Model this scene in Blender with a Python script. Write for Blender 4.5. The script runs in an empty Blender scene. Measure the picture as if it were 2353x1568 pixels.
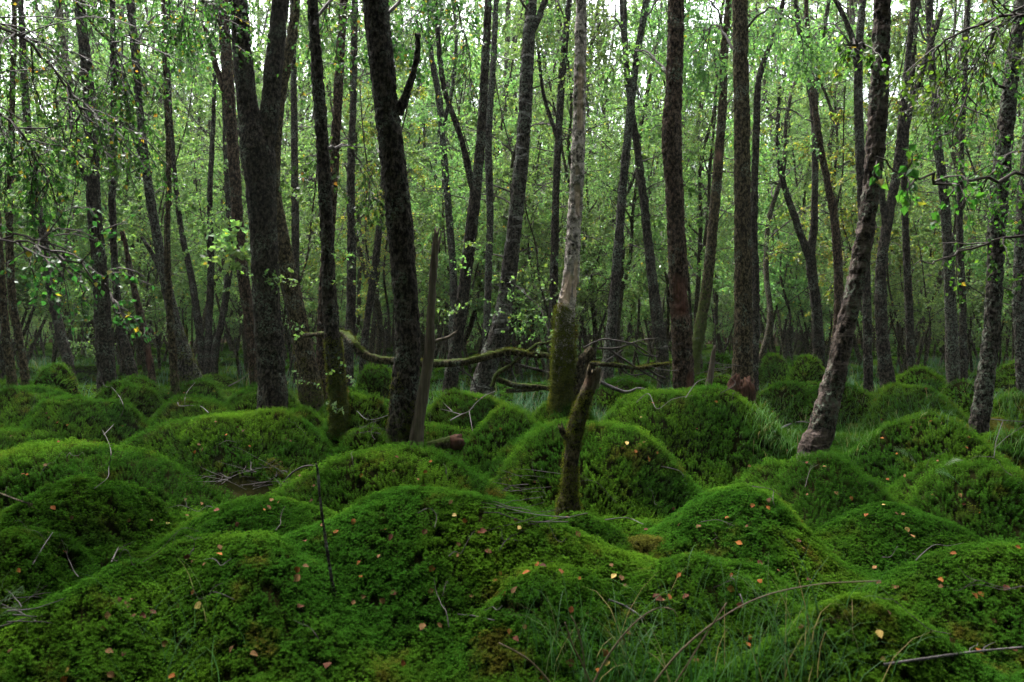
import bpy, math
import numpy as np
from mathutils import Vector

# ------------------------------------------------------------------ camera, sky, sun, exposure
SC = bpy.context.scene
COL = SC.collection
CAMH, FD, HOR, CXD = 1.10, 1829.0, 745.0, 1176.5      # eye height, focal length / horizon / centre in 2353-px picture units
cam_d = bpy.data.cameras.new('camera')
cam = bpy.data.objects.new('camera', cam_d); COL.objects.link(cam)
cam.location = (0, 0, CAMH); cam.rotation_euler = (math.radians(90), 0, 0)
cam_d.sensor_width = 36.0; cam_d.lens = 36.0 * FD / 2353.0
cam_d.shift_y = -(1568 / 2 - HOR) / 2353.0
cam_d.clip_start = 0.05; cam_d.clip_end = 900
cam_d.dof.use_dof = True; cam_d.dof.focus_distance = 5.6; cam_d.dof.aperture_fstop = 4.5
SC.camera = cam

SUN_EL, SUN_ROT = 62.0, -28.0        # light from beyond the scene, a little to the left
world = bpy.data.worlds.new('World'); SC.world = world; world.use_nodes = True
wn, wl = world.node_tree.nodes, world.node_tree.links
wn.clear()
sky = wn.new('ShaderNodeTexSky'); sky.sky_type = 'NISHITA'; sky.sun_disc = False
sky.sun_elevation = math.radians(SUN_EL); sky.sun_rotation = math.radians(SUN_ROT)
sky.air_density = 1.0; sky.dust_density = 4.0; sky.ozone_density = 1.0
hs = wn.new('ShaderNodeHueSaturation'); hs.inputs['Saturation'].default_value = 0.35
bg = wn.new('ShaderNodeBackground'); bg.inputs['Strength'].default_value = 0.10
wo = wn.new('ShaderNodeOutputWorld')
wl.new(sky.outputs[0], hs.inputs['Color']); wl.new(hs.outputs[0], bg.inputs['Color']); wl.new(bg.outputs[0], wo.inputs['Surface'])

sun_d = bpy.data.lights.new('sun', 'SUN'); sun_d.energy = 1.5; sun_d.angle = math.radians(15); sun_d.color = (1.0, 0.97, 0.92)
sun = bpy.data.objects.new('sun', sun_d); COL.objects.link(sun)
el, az = math.radians(SUN_EL), math.radians(SUN_ROT)
sdir = Vector((math.sin(az) * math.cos(el), math.cos(az) * math.cos(el), math.sin(el)))
sun.rotation_euler = sdir.to_track_quat('Z', 'Y').to_euler(); sun.location = (0, 0, 30)

SC.view_settings.view_transform = 'Standard'; SC.view_settings.look = 'None'
SC.view_settings.exposure = 3.5; SC.view_settings.gamma = 1.0
SC.render.engine = 'CYCLES'
cy = SC.cycles
cy.max_bounces = 6; cy.diffuse_bounces = 4; cy.glossy_bounces = 2; cy.transmission_bounces = 5; cy.transparent_max_bounces = 4
cy.use_denoising = True; cy.caustics_reflective = False; cy.caustics_refractive = False

# ------------------------------------------------------------------ small maths helpers
def R(seed): return np.random.default_rng(seed)
def DX(dx, Y): return (dx - CXD) / FD * Y
def DZ(dy, Y): return CAMH - (dy - HOR) / FD * Y
def P3(dx, dy, Y): return np.array([DX(dx, Y), Y, DZ(dy, Y)])
def nrm(a): return a / np.maximum(np.linalg.norm(a, axis=-1, keepdims=True), 1e-9)

def _hash(ix, iy, iz, seed):
    h = (ix.astype(np.uint32) * np.uint32(374761393) + iy.astype(np.uint32) * np.uint32(668265263)
         + iz.astype(np.uint32) * np.uint32(1274126177) + np.uint32((seed * 974711 + 12345) & 0xffffffff))
    h = (h ^ (h >> np.uint32(13))) * np.uint32(1103515245)
    h = (h ^ (h >> np.uint32(16))) * np.uint32(2654435761)
    return ((h ^ (h >> np.uint32(15))) & np.uint32(0xffffff)).astype(np.float64) / 0xffffff

def vnoise(P, seed=0):
    i = np.floor(P).astype(np.int64); f = P - i; f = f * f * (3 - 2 * f)
    o = 0
    for a in (0, 1):
        wa = f[:, 0] if a else 1 - f[:, 0]
        for b in (0, 1):
            wb = f[:, 1] if b else 1 - f[:, 1]
            for c in (0, 1):
                wc = f[:, 2] if c else 1 - f[:, 2]
                o = o + wa * wb * wc * _hash(i[:, 0] + a, i[:, 1] + b, i[:, 2] + c, seed)
    return o
def fbm(P, oct=3, seed=0):
    s, a, t = 0, 1.0, 0
    for k in range(oct):
        s = s + a * vnoise(P * 2 ** k + 17.3 * k, seed + k); t += a; a *= .5
    return s / t
def n2(x, y, seed, oct=2):
    return fbm(np.stack([x, y, np.zeros_like(x) + seed * 3.17], 1), oct, seed)

# ------------------------------------------------------------------ mesh helpers
def raw_mesh(name, verts, faces, mat=None, attrs=None, smooth=True, mats=None, midx=None):
    """faces: list of int arrays (N,3) or (N,4)"""
    me = bpy.data.meshes.new(name)
    verts = np.asarray(verts, np.float32)
    me.vertices.add(len(verts)); me.vertices.foreach_set('co', verts.ravel())
    faces = [np.asarray(f, np.int32) for f in faces if len(f)]
    if faces:
        nl = sum(f.size for f in faces); npoly = sum(len(f) for f in faces)
        me.loops.add(nl); me.polygons.add(npoly)
        me.loops.foreach_set('vertex_index', np.concatenate([f.ravel() for f in faces]))
        tot = np.concatenate([np.full(len(f), f.shape[1], np.int32) for f in faces])
        me.polygons.foreach_set('loop_start', np.concatenate([[0], np.cumsum(tot)[:-1]]).astype(np.int32))
        me.polygons.foreach_set('use_smooth', np.full(npoly, smooth))
        if midx is not None: me.polygons.foreach_set('material_index', np.asarray(midx, np.int32))
    for k, a in (attrs or {}).items():
        a = np.asarray(a, np.float32)
        if a.ndim == 1: me.attributes.new(k, 'FLOAT', 'POINT').data.foreach_set('value', a)
        else: me.attributes.new(k, 'FLOAT_VECTOR', 'POINT').data.foreach_set('vector', a.ravel())
    for m in (mats or ([mat] if mat else [])): me.materials.append(m)
    me.update(calc_edges=True)
    return me

def link(name, me, parent=None, loc=None):
    o = bpy.data.objects.new(name, me); COL.objects.link(o)
    if parent is not None: o.parent = parent
    if loc is not None: o.location = loc
    return o
def tag(o, label=None, cat=None, group=None, kind=None):
    if label: o['label'] = label
    if cat: o['category'] = cat
    if group: o['group'] = group
    if kind: o['kind'] = kind
    return o
def empty(name, loc, label, cat, group=None):
    o = bpy.data.objects.new(name, None); COL.objects.link(o); o.location = loc; o.empty_display_size = .2
    return tag(o, label, cat, group)

class Geo:
    """collects vertices, faces and per-vertex float attributes of one mesh"""
    def __init__(s): s.v, s.f3, s.f4, s.a, s.n = [], [], [], {}, 0; s.m3, s.m4 = [], []
    def add(s, v, f3=None, f4=None, mi=0, **at):
        v = np.asarray(v, float); s.v.append(v)
        if f3 is not None and len(f3): s.f3.append(np.asarray(f3) + s.n); s.m3.append(np.full(len(f3), mi))
        if f4 is not None and len(f4): s.f4.append(np.asarray(f4) + s.n); s.m4.append(np.full(len(f4), mi))
        for k, x in at.items():
            s.a.setdefault(k, []).append((s.n, np.broadcast_to(np.asarray(x, float), (len(v),))))
        s.n += len(v)
    def mesh(s, name, mats, offset=None, smooth=True):
        v = np.concatenate(s.v)
        if offset is not None: v = v - np.asarray(offset)
        at = {}
        for k, parts in s.a.items():
            arr = np.zeros(s.n)
            for st, x in parts: arr[st:st + len(x)] = x
            at[k] = arr
        fs, mi = [], []
        if s.f3: fs.append(np.concatenate(s.f3)); mi.append(np.concatenate(s.m3))
        if s.f4: fs.append(np.concatenate(s.f4)); mi.append(np.concatenate(s.m4))
        mats = mats if isinstance(mats, list) else [mats]
        return raw_mesh(name, v, fs, attrs=at, mats=mats, midx=np.concatenate(mi) if mi else None, smooth=smooth)

def tubes(polys, r0, r1, sides=4, pw=1.0):
    """(N,P,3) polylines -> verts, quads"""
    polys = np.asarray(polys, float); N, P, _ = polys.shape
    r0 = np.broadcast_to(np.asarray(r0, float), (N,)); r1 = np.broadcast_to(np.asarray(r1, float), (N,))
    t = np.linspace(0, 1, P) ** pw
    rad = r0[:, None] * (1 - t) + r1[:, None] * t
    T = nrm(np.gradient(polys, axis=1))
    ref = np.where(np.abs(T[..., 2:3]) > .85, np.array([1., 0.13, 0.07]), np.array([.05, .1, 1.]))
    U = nrm(np.cross(T, ref)); V = np.cross(T, U)
    an = np.arange(sides) / sides * 2 * np.pi
    v = polys[:, :, None] + rad[:, :, None, None] * (np.cos(an)[:, None] * U[:, :, None] + np.sin(an)[:, None] * V[:, :, None])
    idx = np.arange(N * P * sides).reshape(N, P, sides)
    a = idx[:, :-1]; b = idx[:, 1:]
    q = np.stack([a, np.roll(a, -1, 2), np.roll(b, -1, 2), b], -1).reshape(-1, 4)
    return v.reshape(-1, 3), q

def grow(rng, start, d, L, P, droop, wob):
    """N wandering polylines"""
    N = len(start); pts = [np.asarray(start, float)]; d = nrm(np.asarray(d, float)); st = (np.asarray(L, float) / (P - 1))[:, None]
    for k in range(P - 1):
        d = nrm(d + rng.normal(0, wob, (N, 3)) + np.array([0, 0, -1.]) * droop * (k + 1) / P)
        pts.append(pts[-1] + d * st)
    return np.stack(pts, 1)
def along(polys, pi, t):
    P = polys.shape[1]; x = np.clip(t, 0, .9999) * (P - 1); i = x.astype(int); f = (x - i)[:, None]
    a, b = polys[pi, i], polys[pi, i + 1]
    return a + (b - a) * f, nrm(b - a)
def kids(rng, polys, k, L, P, spread, droop, wob, t0=.2, down=0.):
    """k children on each polyline; L (N,) parent lengths scaled"""
    N = len(polys); pi = np.repeat(np.arange(N), k); t = rng.uniform(t0, 1, N * k)
    s, tg = along(polys, pi, t)
    r = nrm(rng.normal(0, 1, (N * k, 3))); r = nrm(r - (r * tg).sum(1, keepdims=True) * tg)
    d = tg * (1 - spread) + r * spread + np.array([0, 0, -down])
    Lk = L[pi] * (1.15 - .75 * t) * rng.uniform(.6, 1.2, N * k)
    return grow(rng, s, d, Lk, P, droop, wob), Lk
def leaf_geo(rng, g, pos, d, size, hue=None, mi=0):
    """folded kite leaves"""
    N = len(pos); L = (size * rng.uniform(.7, 1.2, N))[:, None]
    d = nrm(d); s = nrm(np.cross(d, rng.normal(0, 1, (N, 3)) + np.array([0, 0, .8]))); n = np.cross(s, d)
    fold = rng.uniform(.03, .16, N)[:, None]
    a = pos + .4 * L * d + .40 * L * s + fold * L * n
    b = pos + .4 * L * d - .40 * L * s + fold * L * n
    tip = pos + L * d - .1 * L * n * rng.uniform(-1, 2, N)[:, None]
    v = np.stack([pos, a, tip, b], 1).reshape(-1, 3)
    i = np.arange(N)[:, None] * 4
    f = np.concatenate([i + np.array([0, 1, 2]), i + np.array([0, 2, 3])])
    h = rng.uniform(0, 1, N) if hue is None else np.clip(hue + rng.uniform(-.25, .25, N), 0, 1)
    g.add(v, f3=f, mi=mi, tint=np.repeat(h, 4))
def leaves_on(rng, g, polys, per, size, hue=None, down=.5, t0=.1, mi=0):
    N = len(polys); pi = np.repeat(np.arange(N), per); t = rng.uniform(t0, 1, N * per)
    s, tg = along(polys, pi, t)
    leaf_geo(rng, g, s, tg * .5 + rng.normal(0, .75, (N * per, 3)) + np.array([0, 0, -down]), size, hue, mi)

def catmull(pts, per):
    pts = np.asarray(pts, float); p = np.concatenate([[2 * pts[0] - pts[1]], pts, [2 * pts[-1] - pts[-2]]])
    out = []
    for i in range(1, len(p) - 2):
        t = np.linspace(0, 1, per, endpoint=False)[:, None]
        a, b, c, d = p[i - 1], p[i], p[i + 1], p[i + 2]
        out.append(.5 * ((2 * b) + (c - a) * t + (2 * a - 5 * b + 4 * c - d) * t * t + (3 * b - a - 3 * c + d) * t ** 3))
    out.append(pts[-1:])
    return np.concatenate(out)
def bole(path4, nu, ds, seed, amp, flare=0., low=.10, jag=0., cap=True, ds_hi=None, zhi=1e9):
    """bark-covered stem along (x,y,z,r) control points -> verts, quads, per-vertex (s, theta)"""
    c = catmull(path4, 24)
    L = np.concatenate([[0], np.cumsum(np.linalg.norm(np.diff(c[:, :3], axis=0), axis=1))])
    s = np.arange(0, L[-1] + ds * .5, ds)
    if ds_hi:
        zz = np.interp(s, L, c[:, 2]); keep = (zz < zhi) | (np.arange(len(s)) % int(ds_hi / ds) == 0); s = s[keep]
    s = np.minimum(s, L[-1]); C = np.stack([np.interp(s, L, c[:, k]) for k in range(4)], 1)
    ctr, rad = C[:, :3], C[:, 3]
    T = nrm(np.gradient(ctr, axis=0))
    ref = np.array([1., .03, .02]) if abs(T[len(T) // 2][0]) < .8 else np.array([0.02, .1, 1.])
    U = nrm(ref - (T @ ref)[:, None] * T); V = np.cross(T, U)
    th = np.arange(nu) / nu * 2 * np.pi
    dirs = np.cos(th)[None, :, None] * U[:, None] + np.sin(th)[None, :, None] * V[:, None]
    base = ctr[:, None] + dirs * rad[:, None, None]
    p = base.reshape(-1, 3); S = np.repeat(s, nu); TH = np.tile(th, len(s)); RR = np.repeat(rad, nu)
    d = (fbm(p * 5, 3, seed) - .5) * 2 * low * RR
    if amp:
        rn = 1 - np.abs(fbm(p * np.array([30, 30, 17]), 2, seed + 5) * 2 - 1) * 1.6
        d = d + amp * (rn - .6) + amp * 1.1 * (vnoise(p * np.array([65, 65, 48]), seed + 9) - .5)
    if flare:
        e = np.exp(-np.maximum(S - .16, 0) / .15)
        d = d + RR * flare * e * (1 + .55 * np.sin(3 * TH + seed) + .35 * np.sin(5 * TH + 2.1 * seed))
    v = p + dirs.reshape(-1, 3) * d[:, None]
    if jag:
        m = np.exp(-(S[-1] - S) / .04)
        v[:, :3] += np.repeat(T, nu, 0) * (m * jag * (vnoise(np.stack([TH * 3.1, TH * 0 + seed, TH * 0], 1), seed) - .3))[:, None]
    idx = np.arange(len(s) * nu).reshape(len(s), nu); a, b = idx[:-1], idx[1:]
    q = np.stack([a, np.roll(a, -1, 1), np.roll(b, -1, 1), b], -1).reshape(-1, 4)
    f3 = None
    if cap:
        v = np.concatenate([v, [v[idx[-1]].mean(0) - T[-1] * rad[-1] * .5]]); l = idx[-1]
        f3 = np.stack([l, np.roll(l, -1), np.full(nu, len(v) - 1)], 1)
        S = np.append(S, S[-1]); TH = np.append(TH, 0)
    return v, q, f3, S, TH

# ------------------------------------------------------------------ materials
def newmat(name):
    m = bpy.data.materials.new(name); m.use_nodes = True
    nt = m.node_tree; nt.nodes.clear()
    return m, nt.nodes, nt.links
def val(n, l, sock, x):
    if hasattr(x, 'links') or hasattr(x, 'is_linked'): l.new(x, sock)
    else: sock.default_value = x
def ramp(n, l, fac, stops):
    r = n.new('ShaderNodeValToRGB'); e = r.color_ramp.elements
    while len(e) < len(stops): e.new(.5)
    for el_, (p, c) in zip(e, stops):
        el_.position = p; el_.color = (*c, 1) if len(c) == 3 else c
    l.new(fac, r.inputs[0]); return r.outputs[0]
def mixc(n, l, fac, a, b):
    m = n.new('ShaderNodeMix'); m.data_type = 'RGBA'
    for s, x in ((m.inputs[0], fac), (m.inputs[6], a), (m.inputs[7], b)):
        if hasattr(x, 'is_linked'): l.new(x, s)
        else: s.default_value = (*x, 1) if isinstance(x, tuple) else x
    return m.outputs[2]
def math_(n, l, op, a, b=0., c=None):
    m = n.new('ShaderNodeMath'); m.operation = op
    for s, x in zip(m.inputs, (a, b) if c is None else (a, b, c)):
        if hasattr(x, 'is_linked'): l.new(x, s)
        else: s.default_value = x
    return m.outputs[0]
def noise(n, l, vec, scale, detail=3, rough=.55, dist=0.):
    t = n.new('ShaderNodeTexNoise'); t.inputs['Scale'].default_value = scale; t.inputs['Detail'].default_value = detail
    t.inputs['Roughness'].default_value = rough; t.inputs['Distortion'].default_value = dist
    if vec is not None: l.new(vec, t.inputs['Vector'])
    return t.outputs['Fac']
def smooth(n, l, x, a, b):
    m = n.new('ShaderNodeMapRange'); m.interpolation_type = 'SMOOTHSTEP'
    l.new(x, m.inputs[0]); m.inputs[1].default_value = a; m.inputs[2].default_value = b; return m.outputs[0]
def attr(n, name):
    a = n.new('ShaderNodeAttribute'); a.attribute_name = name; return a.outputs['Fac']
def scaled(n, l, vec, s):
    m = n.new('ShaderNodeMapping'); m.inputs['Scale'].default_value = s; l.new(vec, m.inputs['Vector']); return m.outputs[0]
def bsdf(n, l, col, rough=.9, spec=.2, nor=None, sheen=None):
    b = n.new('ShaderNodeBsdfPrincipled')
    if hasattr(col, 'is_linked'): l.new(col, b.inputs['Base Color'])
    else: b.inputs['Base Color'].default_value = (*col, 1)
    if hasattr(rough, 'is_linked'): l.new(rough, b.inputs['Roughness'])
    else: b.inputs['Roughness'].default_value = rough
    b.inputs['Specular IOR Level'].default_value = spec
    if nor is not None: l.new(nor, b.inputs['Normal'])
    return b.outputs[0]
def bump(n, l, h, strength, dist):
    b = n.new('ShaderNodeBump'); b.inputs['Strength'].default_value = strength; b.inputs['Distance'].default_value = dist
    l.new(h, b.inputs['Height']); return b.outputs[0]
def out(n, l, s):
    o = n.new('ShaderNodeOutputMaterial'); l.new(s, o.inputs['Surface'])

def bark_mat(name, dark, mid, lichen=.5, pale=0., pale_col=(.42, .40, .37), moss_col=(.036, .052, .009), bare_col=(.44, .33, .23), lichen_col=(.135, .165, .120)):
    m, n, l = newmat(name)
    tc = n.new('ShaderNodeTexCoord'); geo = n.new('ShaderNodeNewGeometry')
    ob = tc.outputs['Object']
    n1 = noise(n, l, scaled(n, l, ob, (1, 1, .6)), 44, 6, .72)
    nf = noise(n, l, ob, 90, 3, .6)
    col = ramp(n, l, n1, [(.42, tuple(c * .6 for c in dark)), (.51, mid), (.60, tuple(min(1, c * 3.0) for c in mid))])
    if pale:
        hb = noise(n, l, scaled(n, l, ob, (1, 1, 3.2)), 5, 4, .6, .6)
        pm = math_(n, l, 'MULTIPLY', smooth(n, l, hb, .60 - .16 * pale, .74 - .16 * pale), smooth(n, l, n1, .62, .42))
        ln = noise(n, l, scaled(n, l, ob, (.5, .5, 9)), 16, 2, .5)
        pc = mixc(n, l, smooth(n, l, ln, .56, .64), pale_col, tuple(c * .35 for c in pale_col))
        col = mixc(n, l, pm, col, pc)
    l1 = noise(n, l, ob, 46, 4, .75); l2 = noise(n, l, ob, 4.5, 2, .5)
    lm = math_(n, l, 'MULTIPLY', smooth(n, l, l1, .51, .57), smooth(n, l, l2, .62 - .24 * lichen, .74 - .2 * lichen))
    lm = math_(n, l, 'MULTIPLY', lm, .85)
    lc = mixc(n, l, noise(n, l, ob, 60, 2), lichen_col, tuple(c * .6 for c in lichen_col))
    col = mixc(n, l, lm, col, lc)
    bare = attr(n, 'bare')
    grain = noise(n, l, scaled(n, l, ob, (1, 1, .06)), 60, 3, .6)
    col = mixc(n, l, bare, col, ramp(n, l, grain, [(.3, tuple(c * .45 for c in bare_col)), (.55, bare_col), (.8, tuple(min(1, c * 1.25) for c in bare_col))]))
    mo = attr(n, 'moss'); mn = noise(n, l, ob, 17, 4, .7)
    mm = smooth(n, l, math_(n, l, 'ADD', mo, math_(n, l, 'SUBTRACT', mn, .5)), .42, .62)
    mcol = mixc(n, l, noise(n, l, ob, 45, 3), tuple(c * .45 for c in moss_col), tuple(c * 1.55 for c in moss_col))
    col = mixc(n, l, mm, col, mcol)
    h = math_(n, l, 'ADD', n1, math_(n, l, 'MULTIPLY', nf, .5))
    out(n, l, bsdf(n, l, col, .92, .08, bump(n, l, h, 1.0, .02)))
    return m
def leaf_mat(name, stops, trans=.5, tcol=1.9, rough=.5, spec=.3):
    m, n, l = newmat(name)
    oi = n.new('ShaderNodeObjectInfo')
    t = attr(n, 'tint')
    col = ramp(n, l, t, stops)
    hsn = n.new('ShaderNodeHueSaturation'); l.new(col, hsn.inputs['Color'])
    l.new(math_(n, l, 'MULTIPLY_ADD', oi.outputs['Random'], .05, .475), hsn.inputs['Hue'])
    l.new(math_(n, l, 'MULTIPLY_ADD', oi.outputs['Random'], .5, .75), hsn.inputs['Value'])
    col = hsn.outputs[0]
    b = bsdf(n, l, col, rough, spec)
    tr = n.new('ShaderNodeBsdfTranslucent')
    mul = n.new('ShaderNodeMix'); mul.data_type = 'RGBA'; mul.blend_type = 'MULTIPLY'; mul.inputs[0].default_value = 1
    l.new(col, mul.inputs[6]); mul.inputs[7].default_value = (tcol * 1.05, tcol * 1.15, tcol * .65, 1); mul.clamp_result = False
    l.new(mul.outputs[2], tr.inputs['Color'])
    mx = n.new('ShaderNodeMixShader'); mx.inputs[0].default_value = trans
    l.new(b, mx.inputs[1]); l.new(tr.outputs[0], mx.inputs[2]); out(n, l, mx.outputs[0])
    return m
def moss_mat(name, low, tip, tip2, brown, trans=.42):
    m, n, l = newmat(name)
    geo = n.new('ShaderNodeNewGeometry'); oi = n.new('ShaderNodeObjectInfo'); p = geo.outputs['Position']
    a = attr(n, 'tip')
    big = smooth(n, l, noise(n, l, p, 1.7, 3, .6), .38, .66)
    t = mixc(n, l, big, tip, tip2)
    t = mixc(n, l, smooth(n, l, noise(n, l, p, 4.2, 4, .65), .55, .72), t, brown)
    t = mixc(n, l, smooth(n, l, noise(n, l, p, .8, 2, .5), .48, .66), t, tuple(c * .72 for c in tip))
    v = math_(n, l, 'MULTIPLY_ADD', oi.outputs['Random'], .7, .65)
    vm = n.new('ShaderNodeMix'); vm.data_type = 'RGBA'; vm.blend_type = 'MULTIPLY'; vm.inputs[0].default_value = 1; vm.clamp_result = False
    cmb = n.new('ShaderNodeCombineColor'); [l.new(v, cmb.inputs[k]) for k in range(3)]
    l.new(t, vm.inputs[6]); l.new(cmb.outputs[0], vm.inputs[7])
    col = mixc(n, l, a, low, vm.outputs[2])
    b = bsdf(n, l, col, .8, .0)
    tr = n.new('ShaderNodeBsdfTranslucent'); tg_ = n.new('ShaderNodeMix'); tg_.data_type = 'RGBA'; tg_.blend_type = 'MULTIPLY'; tg_.inputs[0].default_value = 1; tg_.inputs[7].default_value = (1.5, 1.4, 1.1, 1); l.new(col, tg_.inputs[6]); l.new(tg_.outputs[2], tr.inputs['Color'])
    mx = n.new('ShaderNodeMixShader'); mx.inputs[0].default_value = trans
    l.new(b, mx.inputs[1]); l.new(tr.outputs[0], mx.inputs[2]); out(n, l, mx.outputs[0])
    return m
def plain_mat(name, a, b, scale=12, rough=.85, spec=.2, bumpd=0., stretch=(1, 1, 1), rnd=0.):
    m, n, l = newmat(name)
    tc = n.new('ShaderNodeTexCoord'); nz = noise(n, l, scaled(n, l, tc.outputs['Object'], stretch), scale, 4, .6)
    col = ramp(n, l, nz, [(.3, a), (.7, b)])
    if rnd:
        oi = n.new('ShaderNodeObjectInfo'); h = n.new('ShaderNodeHueSaturation'); l.new(col, h.inputs['Color'])
        l.new(math_(n, l, 'MULTIPLY_ADD', oi.outputs['Random'], rnd, 1 - rnd * .5), h.inputs['Value']); col = h.outputs[0]
    out(n, l, bsdf(n, l, col, rough, spec, bump(n, l, nz, .8, bumpd) if bumpd else None)); return m

M = {}
M['bark'] = bark_mat('bark_dark', (0.0061, 0.0050, 0.0038), (0.0205, 0.0170, 0.0130), .55)
M['bark_brown'] = bark_mat('bark_brown', (0.0084, 0.0058, 0.0038), (0.0312, 0.0215, 0.0143), .30, bare_col=(.075, .036, .024))
M['bark_birch'] = bark_mat('bark_birch', (0.0077, 0.0065, 0.0054), (0.0268, 0.0232, 0.0192), .75, .5, (.26, .25, .235))
M['bark_peel'] = bark_mat('bark_peel', (0.0084, 0.0069, 0.0054), (0.0290, 0.0223, 0.0179), .75, .75, (.13, .10, .09))
M['bark_lichen'] = bark_mat('bark_lichen', (0.0069, 0.0058, 0.0046), (0.0246, 0.0210, 0.0170), 1.0)
M['bark_mossy'] = bark_mat('bark_mossy', (0.0092, 0.0069, 0.0038), (0.0312, 0.0250, 0.0134), .35, bare_col=(.11, .066, .042))
M['bark_snag'] = bark_mat('bark_snag', (.055, .047, .040), (.17, .148, .128), .45, .9, (.40, .355, .325), moss_col=(.045, .056, .011), bare_col=(.48, .36, .27))
M['bark_far'] = bark_mat('bark_far', (0.0077, 0.0065, 0.0046), (.030, .026, .016), .35)
M['dead_wood'] = plain_mat('dead_wood', (.026, .020, .013), (.095, .078, .055), 40, .9, .15, .006, (1, 1, .08))
M['rot'] = plain_mat('rotten_wood', (.008, .004, .003), (.060, .028, .016), 40, .95, .1, .01, (1, 1, .15))
M['twig'] = plain_mat('twig_bark', (.010, .008, .006), (.035, .027, .024), 30, .8, .3)
M['twig_pale'] = plain_mat('twig_pale', (.018, .015, .015), (.075, .066, .064), 50, .75, .3)
M['twig_leafy'] = plain_mat('leafy_twig_bark', (.014, .010, .008), (.040, .030, .022), 30, .8, .3)
GREEN = [(0, (.050, .098, .038)), (.4, (.082, .150, .058)), (.80, (.115, .190, .066)), (.985, (.13, .20, .04)), (.997, (.30, .22, .03))]
M['leaf'] = leaf_mat('leaf_green', GREEN)
M['leaf_near'] = leaf_mat('leaf_near', [(0, (.014, .042, .012)), (.5, (.026, .072, .018)), (.93, (.045, .10, .02)), (.985, (.20, .12, .02))], .4, 1.8, .5, .25)
M['leaf_lime'] = leaf_mat('leaf_lime', [(0, (.022, .058, .011)), (.6, (.040, .092, .015)), (.975, (.070, .125, .017)), (.995, (.20, .12, .02))], .5, 1.7)
M['leaf_yellow'] = leaf_mat('leaf_yellow', [(0, (.05, .10, .02)), (.6, (.10, .13, .022)), (1, (.22, .16, .025))], .5, 1.7)
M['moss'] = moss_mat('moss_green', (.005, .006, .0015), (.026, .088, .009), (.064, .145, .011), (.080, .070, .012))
M['moss_pale'] = moss_mat('moss_pale', (.03, .03, .007), (.09, .10, .018), (.11, .11, .02), (.09, .07, .016))
M['moss_trunk'] = moss_mat('moss_on_bark', (.016, .016, .004), (.066, .086, .012), (.098, .110, .015), (.075, .056, .015))
M['peat'] = plain_mat('peat', (.006, .0045, .0025), (.018, .013, .007), 9, 1., 0., .01)
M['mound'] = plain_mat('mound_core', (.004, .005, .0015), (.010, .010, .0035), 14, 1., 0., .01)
def grass_mat(name, c0, c1):
    m, n, l = newmat(name); t = attr(n, 'tint'); col = ramp(n, l, t, [(0, c0), (.85, c1), (1, (.20, .15, .06))])
    b = bsdf(n, l, col, .6, .12); tr = n.new('ShaderNodeBsdfTranslucent'); l.new(col, tr.inputs['Color'])
    mx = n.new('ShaderNodeMixShader'); mx.inputs[0].default_value = .35; l.new(b, mx.inputs[1]); l.new(tr.outputs[0], mx.inputs[2]); out(n, l, mx.outputs[0]); return m
M['grass'] = grass_mat('grass_green', (.018, .062, .014), (.042, .105, .028))
M['grass_blue'] = grass_mat('grass_bluish', (.030, .080, .040), (.06, .14, .068))
M['grass_bright'] = grass_mat('grass_bright', (.038, .11, .022), (.075, .165, .04))
M['straw'] = plain_mat('dry_straw', (.05, .034, .016), (.11, .08, .042), 30, .7, .3)
M['fern'] = leaf_mat('fern_green', [(0, (.025, .07, .016)), (1, (.045, .105, .028))], .4, 1.6)
M['litter_tan'] = plain_mat('fallen_tan', (.055, .028, .009), (.135, .075, .026), 60, .8, .1, .002, rnd=.6)
M['litter_orange'] = plain_mat('fallen_orange', (.10, .030, .007), (.20, .072, .012), 60, .8, .1, .002, rnd=.7)
M['litter_brown'] = plain_mat('fallen_brown', (.040, .014, .007), (.08, .028, .012), 60, .8, .1, .002, rnd=.7)
M['litter_yellow'] = plain_mat('fallen_yellow', (.26, .17, .02), (.36, .25, .045), 60, .6, .4, .002, rnd=.3)

# ------------------------------------------------------------------ geometry-node scatter
def source_collection(name, meshes):
    c = bpy.data.collections.new(name)
    for i, me in enumerate(meshes):
        c.objects.link(bpy.data.objects.new('%s_%02d' % (name, i), me))
    return c
def scatter_tree(name, coll):
    ng = bpy.data.node_groups.new(name, 'GeometryNodeTree')
    ng.interface.new_socket('Geometry', in_out='INPUT', socket_type='NodeSocketGeometry')
    ng.interface.new_socket('Geometry', in_out='OUTPUT', socket_type='NodeSocketGeometry')
    n, l = ng.nodes, ng.links
    gi, go = n.new('NodeGroupInput'), n.new('NodeGroupOutput')
    ci = n.new('GeometryNodeCollectionInfo'); ci.inputs[0].default_value = coll
    ci.inputs['Separate Children'].default_value = True; ci.inputs['Reset Children'].default_value = True
    ip = n.new('GeometryNodeInstanceOnPoints'); ip.inputs['Pick Instance'].default_value = True
    def na(nm, typ):
        a = n.new('GeometryNodeInputNamedAttribute'); a.data_type = typ; a.inputs['Name'].default_value = nm
        return a.outputs[0]
    l.new(gi.outputs[0], ip.inputs['Points']); l.new(ci.outputs[0], ip.inputs['Instance'])
    l.new(na('var', 'FLOAT'), ip.inputs['Instance Index']); l.new(na('rot', 'FLOAT_VECTOR'), ip.inputs['Rotation'])
    l.new(na('scl', 'FLOAT'), ip.inputs['Scale']); l.new(ip.outputs[0], go.inputs[0])
    return ng
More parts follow.
